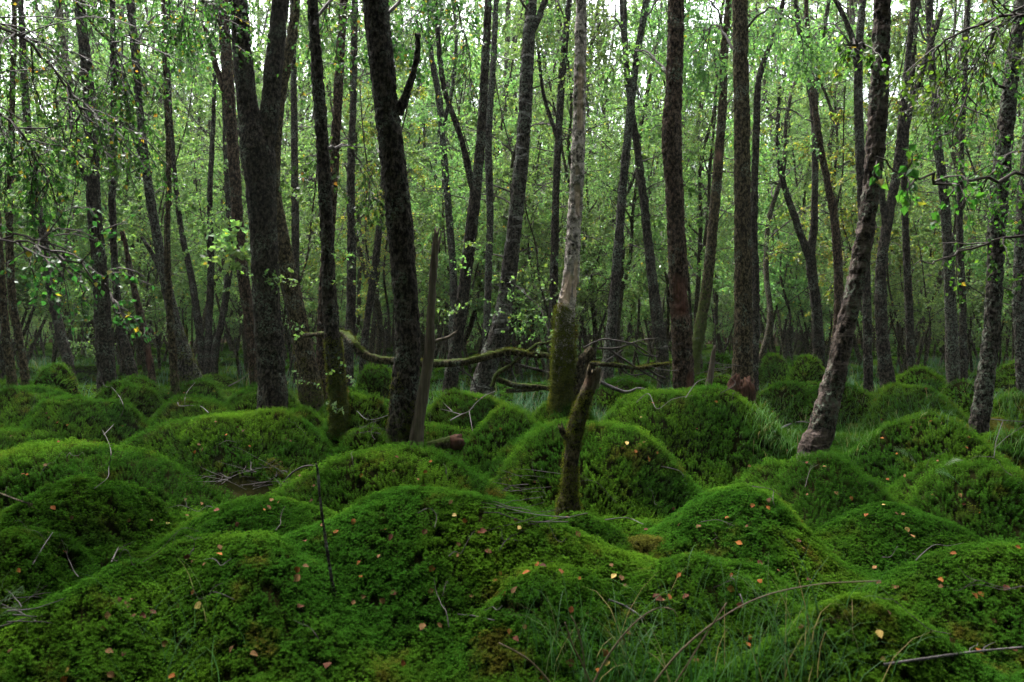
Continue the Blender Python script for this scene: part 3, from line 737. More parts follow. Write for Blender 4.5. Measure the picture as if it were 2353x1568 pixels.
# ------------------------------------------------------------------ the trees one can tell apart
def moss_mask(z, z0, hgt, amt): return np.clip(amt * (1 - (z - z0) / hgt), 0, 1)
SURF = {}
def hero(name, label, cat, Y, pts, mat, moss=(.8, .5), lean=0., branches=(), crown=None, bare=(), top=None, nu=40, amp=.013, flare=.48, jag=0., group=None, seed=None, basepad=.22, low=.09):
    """pts: (x, y, width) in picture units from the foot upward at depth Y"""
    seed = seed or sum(map(ord, label)) % 1000
    a = []
    for i, (dx, dy, w) in enumerate(pts):
        yy = Y + lean * (DZ(dy, Y) - DZ(pts[0][1], Y)); p = P3(dx, dy, yy); a.append([*p, w * (.46 if w < 20 else (.43 if Y < 9 else .36)) / FD * yy])
    a = np.array(a)
    hz = H1(a[0, 0], a[0, 1])
    foot = a[0].copy(); foot[2] = min(foot[2], hz) - basepad; foot[0] -= (a[1, 0] - a[0, 0]) * .3
    path = np.concatenate([[foot], a])
    ztop = a[-1, 2]
    if top:                                            # the stem goes on above the picture
        d = nrm(a[-1, :3] - a[-2, :3]); p, r, hgt = a[-1, :3].copy(), a[-1, 3], a[-1, 2]; ext = []; n = 4
        for k in range(n):
            d = nrm(d * .6 + np.array([0, 0, .4])); p = p + d * (top - hgt) / n; ext.append([*p, r * (1 - .75 * (k + 1) / n)])
        path = np.concatenate([path, ext])
    root = empty(name, (a[0, 0], a[0, 1], hz), label, cat, group)
    off = np.array(root.location)
    ds = .016 if Y < 8 else .028
    v, q, f3, S, TH = bole(path, nu, ds, seed, amp, flare, low, jag, ds_hi=.12 if top else None, zhi=ztop + .2)
    mz = moss_mask(v[:, 2], hz, moss[0], moss[1])
    br = np.zeros(len(v))
    for (dx, dy0, dy1, hw, side) in bare:              # stripped wood: picture x, y from-to, half width
        yy = Y; z1, z0 = DZ(dy0, yy), DZ(dy1, yy); zc = np.clip((v[:, 2] - z0) / (z1 - z0), 0, 1)
        e = np.minimum(v[:, 2] - z0, z1 - v[:, 2]) / .05
        wv = hw / FD * yy; xx = v[:, 0] - DX(dx, yy) - side * (zc - .5) * wv
        nn = (fbm(v * np.array([22, 22, 9]), 3, seed + 3) - .5) * 2.2
        m = np.clip((1 - np.abs(xx) / wv) * 3 + nn, 0, 1) * np.clip(e + nn * .8, 0, 1) * (v[:, 1] < Y + lean * (v[:, 2] - a[0, 2]) + .05)
        br = np.maximum(br, m)
    if bare:
        ctr = np.stack([np.interp(v[:, 2], path[:, 2], path[:, k]) for k in range(2)], 1); dr = v[:, :2] - ctr
        v[:, :2] -= nrm(dr) * (br * .010)[:, None]; mz = mz * (1 - br)
    g = Geo(); g.add(v, f4=q, f3=f3, moss=mz, bare=br)
    link('trunk', g.mesh('trunk', mat, off), root)
    SURF[label] = (v, q, mz)
    for b in branches:
        bp = []
        for (dx, dy, w) in b:
            yy = Y + lean * (DZ(dy, Y) - a[0, 2]); bp.append([*P3(dx, dy, yy), w * .43 / FD * yy])
        bp = np.array(bp)
        if b[-1][1] <= 0 and top:
            d = nrm(bp[-1, :3] - bp[-2, :3]); bp = np.concatenate([bp, [[*(bp[-1, :3] + d * 1.3), bp[-1, 3] * .8], [*(bp[-1, :3] + d * 2.6 + np.array([0, 0, .5])), bp[-1, 3] * .5]]])
        v, q, f3, S, TH = bole(bp, max(8, nu // 2), .02, seed + 7, amp * .7, 0, .1, jag * .5)
        g = Geo(); g.add(v, f4=q, f3=f3, moss=moss[1] * .3, bare=0.); link('branch', g.mesh('branch', mat, off), root)
    if crown is not None and (seed in (31, 83) or Y > 11):
        p = path[np.argmin(np.abs(path[:, 2] - (ztop + (.3 if seed in (31, 83) else .55) * (top - ztop))))]
        c = link('crown', HCROWN[crown], root, p[:3] - off); c['kind'] = 'stuff'
        c.rotation_euler = (0, 0, seed * .7); s = .85 + .3 * ((seed % 10) / 10); c.scale = (s, s, s)
    return root
def moss_on(root, label, zmax, s, rng, ng=None, amt=.0, sc=1.0):
    """small moss tufts on the bark"""
    ng = ng or NG_BARK; v, q, mz = SURF[label]
    c = v[q].mean(1); n = nrm(np.cross(v[q[:, 1]] - v[q[:, 0]], v[q[:, 3]] - v[q[:, 0]])); k = rng.permutation(len(c))
    m = (fbm(c * 9, 3, 8) + mz[q[:, 0]] * .7 > .72 - amt) & (c[:, 2] < zmax); k = k[m[k]]
    c, n = c[k], n[k]; key = np.floor(c / s).astype(np.int64); key = key[:, 0] * 73856093 ^ key[:, 1] * 19349663 ^ key[:, 2] * 83492791
    _, i = np.unique(key, return_index=True)
    scatter('moss', c[i], nrm(n[i] + rng.normal(0, .3, n[i].shape) + np.array([0, 0, .2])), rng.uniform(.6, 1.2, len(i)) * sc, ng[1], ng[0], rng, root, np.array(root.location))
def splinters(root, dx, dy, Y, rad, n, seed, mat, h=(.03, .09), lean=(0, 0)):
    """torn wood fibres standing on a broken end"""
    rng = R(seed); off = np.array(root.location); c = P3(dx, dy, Y)
    for k in range(n):
        a = rng.uniform(0, 6.283); rr = rad * rng.uniform(.55, 1.0); b = c + np.array([np.cos(a) * rr, np.sin(a) * rr, -.05])
        d = np.array([np.cos(a) * .15 + rng.normal(0, .12) + lean[0], np.sin(a) * .15 + rng.normal(0, .12), 1.]); L = rng.uniform(*h) + .05
        w = rng.uniform(.006, .014); t = np.array([-np.sin(a), np.cos(a), 0])
        pl = grow(rng, b[None], d[None], np.array([L]), 5, 0, .06)[0]; ww = w * np.array([1, .95, .8, .5, .08])
        v = np.concatenate([pl - t * ww[:, None], pl + t * ww[:, None], pl + np.array([np.cos(a), np.sin(a), 0]) * ww[:, None] * .5])
        q4 = [(o + i, o + i + 1, o2 + i + 1, o2 + i) for i in range(4) for o, o2 in ((0, 10), (10, 5), (5, 0))]
        g = Geo(); g.add(v, f4=np.array(q4), moss=0., bare=0.); link('splinter', g.mesh('splinter', mat, off, False), root)
def sprig(root, spots, Y, seed, mat='leaf', n=6, L=.16, size=.035, nm='sprig'):
    """short leafy shoots growing from the bark"""
    rng = R(seed); off = np.array(root.location)
    for j, (dx, dy) in enumerate(spots):
        p = P3(dx, dy, Y - .04); d = np.stack([rng.normal(0, .7, n), -np.abs(rng.normal(.4, .4, n)), rng.normal(.2, .45, n)], 1)
        pl = grow(rng, np.repeat(p[None], n, 0), d, L * rng.uniform(.6, 1.3, n), 5, .15, .15)
        g = Geo(); v, q = tubes(pl, .002, .0008, 3); g.add(v, f4=q, mi=1); leaves_on(rng, g, pl, 7, size, None, .2, .25)
        o = link(nm, g.mesh(nm, [M[mat], M['twig_leafy']], off, False), root); o['kind'] = 'stuff'
def bough(root, ctrl, r0, seed, k2=9, k3=5, per=6, L2=.55, size=.027, mat='leaf_near', droop=.25, down3=.5, leaf_down=.55, hue=None, t0=.12):
    """a leafy drooping branch: control points (x, y, depth) in picture units"""
    rng = R(seed); off = np.array(root.location)
    c = catmull(np.array([P3(*p) for p in ctrl]), 5); c[1:] += rng.normal(0, .012, c[1:].shape)
    g = Geo(); v, q = tubes(c[None], r0, .003, 6); g.add(v, f4=q, mi=1)
    Ln = np.array([L2 * 1.0])
    p2, Lb = kids(rng, c[None], k2, Ln, 7, .62, droop, .2, t0, .15)
    v, q = tubes(p2, .0045, .0015, 4); g.add(v, f4=q, mi=1)
    p3, Lc = kids(rng, p2, k3, Lb * .5 + .05, 5, .6, droop * 1.6, .22, .15, down3)
    v, q = tubes(p3, .002, .0008, 3); g.add(v, f4=q, mi=1)
    leaves_on(rng, g, p3, per, size, hue, leaf_down); leaves_on(rng, g, p2, per, size, hue, leaf_down)
    o = link('branch', g.mesh('branch', [M[mat], M['twig_leafy']], off, False), root)
    return o

T = {}
T[1] = hero('birch_tree', 'thick dark trunk forking into two stems, left of centre', 'tree', 7.1,
 [(628, 938, 76), (624, 850, 73), (613, 700, 70), (606, 560, 68), (600, 430, 78), (592, 345, 88), (572, 260, 56), (560, 150, 50), (548, 0, 46)], M['bark'], (1.0, .62), .02,
 [[(603, 370, 52), (618, 270, 48), (629, 150, 45), (645, 0, 42)]], 0, top=8.5, nu=48, seed=11)
T[2] = hero('birch_tree', 'slim crooked trunk hidden behind the left stem of the forked tree', 'tree', 9.2,
 [(592, 880, 46), (575, 740, 38), (558, 630, 36), (546, 500, 34), (536, 350, 34), (525, 200, 34), (512, 0, 33)], M['bark_brown'], (1.4, .6), .0, [[(530, 260, 18), (490, 130, 14), (470, 60, 10)]], 1, top=9, nu=28)
T[3] = hero('birch_tree', 'mossy trunk leaning left, close behind the forked tree', 'tree', 8.5,
 [(716, 915, 62), (700, 810, 50), (676, 690, 46), (650, 560, 40), (628, 420, 36), (640, 250, 30), (668, 100, 26), (680, 0, 24)], M['bark_mossy'], (1.4, .6), .0, (), None, top=8, nu=30)
T[4] = hero('birch_tree', 'slim trunk with mossy foot between the forked tree and the thickest dark trunk', 'tree', 6.0,
 [(785, 1022, 44), (780, 940, 46), (768, 820, 42), (758, 700, 38), (752, 560, 34), (746, 420, 34), (736, 260, 31), (726, 120, 29), (718, 0, 26)], M['bark'], (.75, .95), .02, (), 2, top=8.2, nu=36, seed=23)
T[5] = hero('birch_tree', 'dark trunk close behind the slim mossy footed one', 'tree', 9.0,
 [(744, 895, 42), (742, 780, 38), (748, 640, 36), (760, 480, 34), (772, 300, 30), (782, 120, 26), (790, 0, 24)], M['bark_brown'], (1., .6), 0, (), 0, top=9.5, nu=26)
T[6] = hero('birch_tree', 'thickest dark trunk with a short side branch, centre left', 'tree', 5.45,
 [(925, 1032, 84), (930, 900, 72), (936, 800, 66), (933, 700, 64), (926, 600, 64), (915, 480, 66), (900, 350, 64), (886, 230, 62), (876, 130, 63), (862, 0, 62)], M['bark'], (.9, .72), .02,
 [[(915, 262, 26), (938, 205, 19), (952, 160, 17), (960, 110, 15), (958, 75, 12)]], 1, top=7.8, nu=52, amp=.015, seed=31)
T[7] = hero('birch_tree', 'dark trunk rising behind the grey snag, slanting right', 'tree', 9.2,
 [(1033, 895, 44), (1050, 780, 38), (1068, 650, 37), (1086, 500, 38), (1100, 380, 30), (1112, 200, 26), (1122, 0, 22)], M['bark'], (1.2, .5), 0, [[(1090, 450, 20), (1060, 320, 16), (1020, 200, 14), (1005, 60, 12), (1000, -20, 10)]], 2, top=9.5, nu=28)
T[8] = hero('birch_tree', 'silver patched birch slanting right, centre', 'tree', 8.4,
 [(1108, 890, 60), (1138, 790, 50), (1152, 740, 46), (1168, 640, 41), (1187, 480, 39), (1202, 330, 36), (1211, 160, 33), (1216, 70, 30), (1224, 0, 22)], M['bark_birch'], (.8, .4), 0,
 [[(1216, 85, 20), (1238, 40, 17), (1252, 0, 15)]], 1, top=9, nu=40, seed=41)
T[85] = hero('birch_tree', 'thin straight stem just left of the silver patched birch', 'tree', 11.5,
 [(1118, 800, 24), (1122, 640, 22), (1126, 480, 22), (1122, 320, 18), (1135, 120, 14), (1140, 0, 12)], M['bark_lichen'], (1., .4), 0, (), 0, top=9.5, nu=18)
T[9] = hero('dead_tree', 'pale dead trunk with peeled wood and thick moss at its foot', 'dead tree', 7.0,
 [(1294, 935, 60), (1295, 820, 54), (1300, 720, 48), (1312, 640, 42), (1318, 540, 37), (1325, 430, 37), (1330, 300, 34), (1333, 150, 31), (1336, 0, 27)], M['bark_snag'], (1.0, .85), 0,
 [[(1318, 905, 36), (1332, 860, 34), (1345, 825, 30), (1362, 800, 22)]], None,
 bare=[(1302, 625, 705, 11, 1.2), (1322, 600, 690, 6, 0), (1326, 425, 505, 8, -.5), (1327, 385, 410, 6, 0), (1333, 150, 300, 8, .5), (1328, 180, 200, 8, 0)], top=5.6, nu=48, amp=.012, flare=.2, seed=53)
T[10] = hero('dead_tree', 'straight red-brown trunk with rotten bark right of centre', 'tree', 7.8,
 [(1572, 897, 54), (1566, 780, 52), (1560, 690, 47), (1557, 600, 48), (1550, 450, 46), (1543, 320, 50), (1549, 200, 43), (1552, 100, 42), (1553, 0, 41)], M['bark_brown'], (1.0, .45), 0, (), None,
 bare=[(1560, 630, 735, 20, 0), (1582, 850, 897, 10, 0)], top=7.5, nu=44, amp=.016, seed=61)
T[11] = hero('birch_tree', 'ochre mossy trunk slanting right behind the red-brown one', 'tree', 10.5,
 [(1598, 825, 36), (1625, 650, 33), (1640, 500, 31), (1650, 380, 29), (1660, 250, 26), (1664, 120, 22), (1675, 0, 20)], M['bark_mossy'], (4., .75), 0, (), 2, bare=[(1651, 345, 375, 8, 0)], top=9.5, nu=28, seed=67)
T[12] = hero('birch_tree', 'straight upright trunk behind the torn red stump', 'tree', 8.6,
 [(1706, 880, 54), (1708, 760, 47), (1708, 600, 44), (1706, 400, 42), (1703, 200, 40), (1700, 0, 38)], M['bark_mossy'], (1.2, .35), 0, (), 0, top=9, nu=40, seed=71)
T[125] = hero('birch_tree', 'thin dark stem touching the right side of the straight upright trunk', 'tree', 9.6,
 [(1735, 880, 20), (1737, 700, 18), (1733, 500, 17), (1738, 300, 16), (1745, 180, 14), (1785, 60, 11), (1800, 0, 10)], M['bark'], (1., .4), 0, (), 1, top=9, nu=18)
T[13] = hero('birch_tree', 'leaning birch with peeling pinkish bark in the right near ground', 'tree', 5.0,
 [(1868, 1045, 72), (1888, 985, 66), (1912, 890, 56), (1933, 805, 47), (1958, 690, 45), (1980, 580, 43), (2000, 450, 43), (2014, 300, 45), (2023, 150, 42), (2028, 0, 41)], M['bark_peel'], (.30, .5), .03, (), 2, top=7.6, nu=48, seed=83)
T[14] = hero('birch_tree', 'crooked dark trunk behind the leaning birch, forking upward', 'tree', 9.8,
 [(2042, 888, 42), (2030, 800, 38), (2024, 700, 35), (2026, 600, 31), (2045, 480, 29), (2062, 390, 26), (2070, 300, 18), (2085, 150, 14), (2100, 0, 12)], M['bark'], (.8, .4), 0,
 [[(2035, 520, 18), (2022, 420, 15), (2005, 330, 12), (2000, 200, 10)], [(2060, 395, 20), (2090, 260, 17), (2130, 130, 14), (2165, 20, 11)]], 0, top=9, nu=28)
T[15] = hero('birch_tree', 'dark slanting birch nearest the right edge', 'tree', 6.1,
 [(2246, 1003, 46), (2261, 900, 43), (2276, 780, 40), (2286, 640, 38), (2291, 500, 40), (2302, 380, 41), (2316, 250, 36), (2331, 120, 34), (2350, 0, 33)], M['bark_lichen'], (.3, .3), .02, (), 1, top=8, nu=40, seed=97)
T[16] = hero('birch_tree', 'distant trunk splitting into a wide V, right of the straight upright trunk', 'tree', 13.0,
 [(1882, 812, 36), (1874, 690, 31), (1862, 590, 30), (1871, 510, 22), (1873, 357, 20), (1869, 245, 18), (1854, 168, 14), (1831, 30, 11)], M['bark'], (1., .4), 0,
 [[(1862, 600, 22), (1830, 510, 18), (1797, 408, 15), (1787, 320, 12), (1792, 200, 9)], [(1870, 280, 14), (1885, 127, 12), (1905, 0, 10)]], 0, top=11, nu=22)
T[17] = hero('birch_tree', 'distant bent trunk just left of the leaning birch', 'tree', 12.2,
 [(1916, 850, 34), (1926, 750, 32), (1928, 660, 28), (1918, 510, 25), (1899, 408, 20), (1880, 306, 16), (1862, 150, 12)], M['bark_brown'], (1.4, .5), 0, (), 1, top=9, nu=22)
T[18] = hero('birch_tree', 'dark upright trunk crossing behind the top of the leaning birch', 'tree', 10.6,
 [(1994, 800, 26), (1988, 600, 26), (1978, 400, 27), (1972, 200, 25), (1975, 100, 22), (1982, 0, 20)], M['bark'], (1., .4), 0, [[(1974, 190, 16), (1958, 90, 14), (1930, 20, 12), (1900, -30, 10)]], 2, top=9.5, nu=22)
T[19] = hero('birch_tree', 'upright grey trunk with a rooted foot left of the rightmost birch', 'tree', 10.4,
 [(2190, 872, 42), (2186, 760, 35), (2180, 600, 30), (2168, 440, 28), (2152, 300, 24), (2140, 120, 20), (2135, 0, 18)], M['bark_lichen'], (.5, .4), 0, (), 0, top=9, nu=24)
T[20] = hero('birch_tree', 'thin dark stem between the crooked trunk and the rooted grey one', 'tree', 11.4,
 [(2094, 862, 22), (2090, 740, 19), (2082, 560, 16), (2078, 380, 15), (2092, 200, 12), (2110, 0, 10)], M['bark'], (.8, .4), 0, (), 1, top=9.5, nu=16)
T[21] = hero('birch_tree', 'dark upright trunk among hanging leaves, far left', 'tree', 8.9,
 [(246, 875, 46), (238, 760, 41), (228, 600, 36), (216, 480, 33), (211, 300, 31), (195, 120, 27), (182, 0, 25)], M['bark'], (.9, .5), 0, [[(216, 450, 16), (185, 380, 13), (165, 300, 11), (158, 180, 9)]], 2, top=9, nu=34, seed=103)
T[22] = hero('birch_tree', 'long birch leaning left with a broad mossy foot, left', 'tree', 9.4,
 [(438, 868, 62), (408, 765, 40), (382, 655, 32), (356, 520, 28), (337, 400, 25), (321, 250, 22), (310, 120, 19), (300, 0, 17)], M['bark_lichen'], (1.0, .55), 0, [[(333, 385, 14), (305, 300, 11), (287, 215, 9), (284, 170, 7)], [(385, 665, 14), (350, 585, 11), (325, 545, 8)]], 1, top=10, nu=32, seed=109)
T[23] = hero('dead_tree', 'thin broken reddish stem left of the long leaning birch', 'dead tree', 9.9,
 [(350, 872, 21), (336, 790, 19), (326, 740, 17), (305, 650, 15), (284, 545, 11), (281, 535, 9)], M['bark_brown'], (.8, .5), 0, (), None, bare=[(345, 800, 850, 6, 0), (284, 545, 610, 6, 0)], nu=18, jag=.06, amp=.006)
T[24] = hero('birch_tree', 'thin mossy stem standing close to the broad mossy foot', 'tree', 8.9,
 [(402, 888, 20), (396, 800, 18), (390, 720, 17), (384, 560, 14), (388, 380, 12), (380, 180, 10), (375, 0, 9)], M['bark_mossy'], (1., .6), 0, (), 0, top=8.5, nu=16)
T[25] = hero('birch_tree', 'trunk leaning left beyond the bushy dark hummock', 'tree', 11.5,
 [(158, 842, 32), (140, 770, 29), (122, 690, 26), (102, 560, 23), (76, 400, 19), (58, 220, 16), (48, 0, 13)], M['bark'], (.8, .4), 0, (), 2, top=10, nu=22)
T[26] = hero('birch_tree', 'slender mossy trunk at the left edge', 'tree', 9.0,
 [(28, 880, 28), (14, 780, 25), (4, 660, 23), (-6, 480, 20), (-14, 250, 17), (-20, 0, 14)], M['bark_mossy'], (1.5, .6), 0, (), 0, top=9, nu=20)
T[27] = hero('birch_tree', 'mossy stem leaning left, second from the left edge', 'tree', 9.6,
 [(58, 872, 24), (44, 780, 21), (28, 690, 18), (22, 520, 16), (26, 300, 13), (34, 0, 11)], M['bark_mossy'], (1.5, .6), 0, (), 1, top=9, nu=18)
T[28] = hero('birch_tree', 'dark slanting stem just right of the upright far left trunk', 'tree', 9.7,
 [(305, 868, 34), (290, 800, 28), (276, 740, 24), (264, 620, 20), (258, 450, 17), (262, 250, 14), (258, 0, 12)], M['bark'], (1., .5), 0, (), 2, top=9.5, nu=20)
T[29] = hero('birch_tree', 'dark stem seen between the dead pale trunk and the red-brown trunk', 'tree', 10.8,
 [(1392, 885, 40), (1405, 760, 34), (1418, 600, 29), (1432, 420, 26), (1448, 260, 24), (1462, 140, 20), (1485, 0, 16)], M['bark_lichen'], (1., .4), 0, [[(1450, 250, 15), (1438, 120, 12), (1436, 0, 10)]], 0, top=10, nu=24)
T[30] = hero('birch_tree', 'ivy dark trunk slanting left, left of the red-brown trunk', 'tree', 11.4,
 [(1522, 815, 40), (1508, 720, 36), (1490, 560, 28), (1472, 400, 24), (1458, 300, 20), (1442, 180, 14)], M['bark'], (3., .5), 0, (), 1, top=8.5, nu=24)
T[31] = hero('birch_tree', 'leafy dark stem between the silver birch and the pale dead trunk', 'tree', 12.2,
 [(1268, 815, 30), (1272, 680, 26), (1275, 540, 24), (1280, 380, 22), (1290, 200, 18), (1302, 60, 15), (1308, 0, 13)], M['bark'], (3., .5), 0, [[(1285, 330, 12), (1250, 220, 10), (1235, 100, 8)]], 2, top=10, nu=20)
T[32] = hero('birch_tree', 'slim dark trunk between the slim mossy footed and the thickest trunk', 'tree', 11.0,
 [(800, 830, 34), (806, 720, 30), (808, 560, 27), (806, 400, 24), (812, 220, 20), (815, 0, 16)], M['bark'], (1., .4), 0, (), 0, top=10, nu=20)
T[33] = hero('birch_tree', 'slanting dark stem left beside the thickest trunk', 'tree', 13.5,
 [(836, 808, 24), (846, 720, 21), (858, 640, 19), (872, 520, 16), (884, 380, 13), (890, 200, 10)], M['bark'], (.8, .4), 0, (), 1, top=9, nu=16)
T[34] = hero('birch_tree', 'slim upright stem seen right of the forked tree', 'tree', 12.6,
 [(682, 800, 20), (680, 660, 18), (678, 480, 18), (676, 300, 16), (674, 120, 13), (672, 0, 11)], M['bark'], (.8, .4), 0, (), 2, top=10, nu=16)
T[35] = hero('birch_tree', 'forked distant trunk between the thickest trunk and the silver birch', 'tree', 13.0,
 [(1040, 800, 26), (1042, 640, 24), (1030, 480, 22), (1018, 330, 20), (1008, 220, 17), (990, 120, 12), (985, 0, 9)], M['bark_lichen'], (.8, .4), 0, [[(1015, 300, 13), (1040, 200, 10), (1050, 80, 8)]], 0, top=11, nu=20)
T[36] = hero('birch_tree', 'dark trunk at the right edge behind the rightmost birch', 'tree', 8.2,
 [(2352, 930, 30), (2346, 800, 28), (2340, 680, 26), (2346, 500, 24), (2360, 300, 20), (2370, 0, 18)], M['bark_lichen'], (.6, .3), 0, (), 1, top=9, nu=24)
T[37] = hero('birch_tree', 'thin stem right of the rooted grey trunk', 'tree', 11.8,
 [(2214, 850, 18), (2212, 700, 16), (2205, 520, 14), (2210, 320, 12), (2222, 100, 10)], M['bark'], (.6, .3), 0, (), 2, top=9, nu=14)
for kx, lab, pts in ((38, 'leftmost of three dark stems growing as one clump, left', [(462, 812, 22), (455, 740, 19), (440, 640, 16), (415, 520, 13), (400, 380, 10)]),
                     (39, 'middle of three dark stems growing as one clump, left', [(478, 815, 24), (480, 740, 21), (485, 620, 17), (482, 460, 13), (490, 280, 10)]),
                     (40, 'rightmost of three dark stems growing as one clump, left', [(494, 812, 24), (508, 745, 20), (522, 660, 17), (528, 540, 14), (520, 400, 11)])):
    T[kx] = hero('birch_tree', lab, 'tree', 14.0, pts, M['bark'], (.8, .5), 0, (), kx % 3, top=8.5, nu=16, group='clump of dark stems')
T[41] = hero('dead_tree', 'grey barkless snag leaning against the thickest dark trunk', 'dead tree', 5.35,
 [(955, 1030, 40), (963, 960, 30), (978, 870, 27), (988, 800, 27), (989, 750, 21), (994, 650, 19), (1000, 570, 15), (1003, 540, 10)], M['dead_wood'], (.2, .2), 0,
 [[(988, 792, 14), (1008, 782, 9), (1030, 776, 8), (1042, 768, 6)]], None, nu=30, jag=.12, amp=.006, flare=.1, low=.2, seed=131)
S1 = hero('broken_stump', 'mossy broken stump leaning right in the middle of the near ground', 'stump', 4.05,
 [(1306, 1178, 58), (1308, 1120, 40), (1314, 1050, 38), (1321, 995, 43), (1336, 940, 37), (1350, 900, 35), (1360, 866, 36)], M['bark_mossy'], (.8, .42), 0,
 [[(1312, 1010, 22), (1296, 998, 18), (1290, 985, 12)]], None, bare=[(1356, 858, 890, 26, 0)], nu=44, amp=.007, flare=.3, jag=.11, seed=139)
for c_ in T[9].children:
    if c_.name.startswith('branch'): c_.data.materials[0] = M['bark_mossy']
r_ = R(9)
moss_on(T[9], 'pale dead trunk with peeled wood and thick moss at its foot', DZ(690, 7.0), .024, r_, amt=.10, sc=1.7)
moss_on(S1, 'mossy broken stump leaning right in the middle of the near ground', DZ(900, 4.05), .015, r_, amt=.10, sc=.75)
moss_on(T[4], 'slim trunk with mossy foot between the forked tree and the thickest dark trunk', DZ(780, 6), .02, r_, amt=.10, sc=1.)
moss_on(T[6], 'thickest dark trunk with a short side branch, centre left', DZ(850, 5.4), .026, r_, amt=-.05, sc=.8)
moss_on(T[10], 'straight red-brown trunk with rotten bark right of centre', DZ(720, 7.8), .03, r_, amt=-.06)
moss_on(T[13], 'leaning birch with peeling pinkish bark in the right near ground', DZ(900, 5), .026, r_, amt=-.08, sc=.9)
moss_on(T[22], 'long birch leaning left with a broad mossy foot, left', DZ(700, 9.4), .035, r_, amt=-.02)
moss_on(T[3], 'mossy trunk leaning left, close behind the forked tree', DZ(780, 8.5), .034, r_, amt=-.02)
splinters(S1, 1360, 872, 4.05, .032, 12, 31, M['dead_wood'], (.015, .06), (.25, 0))
splinters(T[41], 1002, 560, 5.35, .016, 7, 32, M['dead_wood'], (.04, .12))
splinters(T[23], 283, 545, 9.9, .02, 6, 33, M['rot'], (.03, .1))
sprig(T[1], [(690, 655), (640, 640), (680, 450), (600, 650)], 7.1, 61)
sprig(T[2], [(545, 575), (525, 590), (540, 555), (560, 605)], 8.6, 62, 'leaf', 7, .26, .07)
sprig(T[4], [(790, 600), (800, 640), (775, 940), (798, 860)], 5.9, 63, 'leaf', 4, .13, .03)
sprig(T[9], [(1280, 760), (1262, 730), (1250, 780), (1340, 560)], 7.3, 64, 'leaf', 4, .18, .032)
sprig(T[8], [(1225, 650), (1190, 740), (1232, 690), (1160, 700)], 8.2, 65, 'leaf', 8, .35, .042)
sprig(T[7], [(1050, 720), (1085, 610), (1100, 560)], 9.0, 66, 'leaf', 7, .3, .045)
sprig(T[3], [(700, 760), (715, 880)], 8.2, 67, 'leaf', 4, .2, .035)

# overhanging boughs
EL = empty('birch_tree', (-4.4, 4.4, 0), 'dark drooping branches hanging in from a birch past the left edge', 'tree')
g = Geo(); v, q, f3, S, TH = bole(np.array([[-4.4, 4.4, -.3, .13], [-4.35, 4.4, 1.5, .11], [-4.2, 4.45, 3.5, .09], [-4.2, 4.5, 6.5, .03]]), 24, .05, 5, .008, .3)
g.add(v, f4=q, f3=f3, moss=.2, bare=0.); link('trunk', g.mesh('trunk', M['bark'], (-4.4, 4.4, 0)), EL)
for j, (c, kw) in enumerate([
  ([(-520, -150, 4.5), (-200, -60, 4.4), (0, 60, 4.3), (140, 180, 4.3), (230, 330, 4.3)], dict(k2=44, k3=7, per=6, L2=1.0)),
  ([(-520, -200, 4.5), (-100, -160, 4.6), (120, -40, 4.6), (270, 130, 4.7), (300, 300, 4.7)], dict(k2=40, k3=7, per=6, L2=.95)),
  ([(-480, 60, 4.4), (-150, 160, 4.2), (20, 280, 4.1), (120, 420, 4.1)], dict(k2=30, k3=6, per=6, L2=.8)),
  ([(-400, 420, 4.2), (-120, 480, 3.6), (0, 545, 3.3), (110, 570, 3.3), (220, 640, 3.3), (285, 730, 3.3)], dict(k2=12, k3=4, per=4, L2=.42)),
  ([(-300, 500, 4.2), (-60, 560, 3.8), (60, 540, 3.7), (150, 600, 3.7), (200, 680, 3.7)], dict(k2=9, k3=4, per=4, L2=.40)),
  ([(-420, -300, 5.2), (0, -200, 5.4), (250, -120, 5.4), (420, -40, 5.4), (520, 60, 5.4)], dict(k2=34, k3=6, per=6, L2=.85))]):
    bough(EL, c, .016 if j < 3 else .007, 500 + j, **kw)
ER = empty('birch_tree', (2.75, 3.3, 0), 'lime-leaved branches reaching in from a birch past the right edge', 'tree')
g = Geo(); v, q, f3, S, TH = bole(np.array([[2.75, 3.3, -.3, .10], [2.75, 3.3, 1.5, .085], [2.8, 3.35, 3.5, .07], [2.9, 3.4, 6., .03]]), 24, .05, 6, .008, .3)
g.add(v, f4=q, f3=f3, moss=.2, bare=0.); link('trunk', g.mesh('trunk', M['bark'], (2.75, 3.3, 0)), ER)
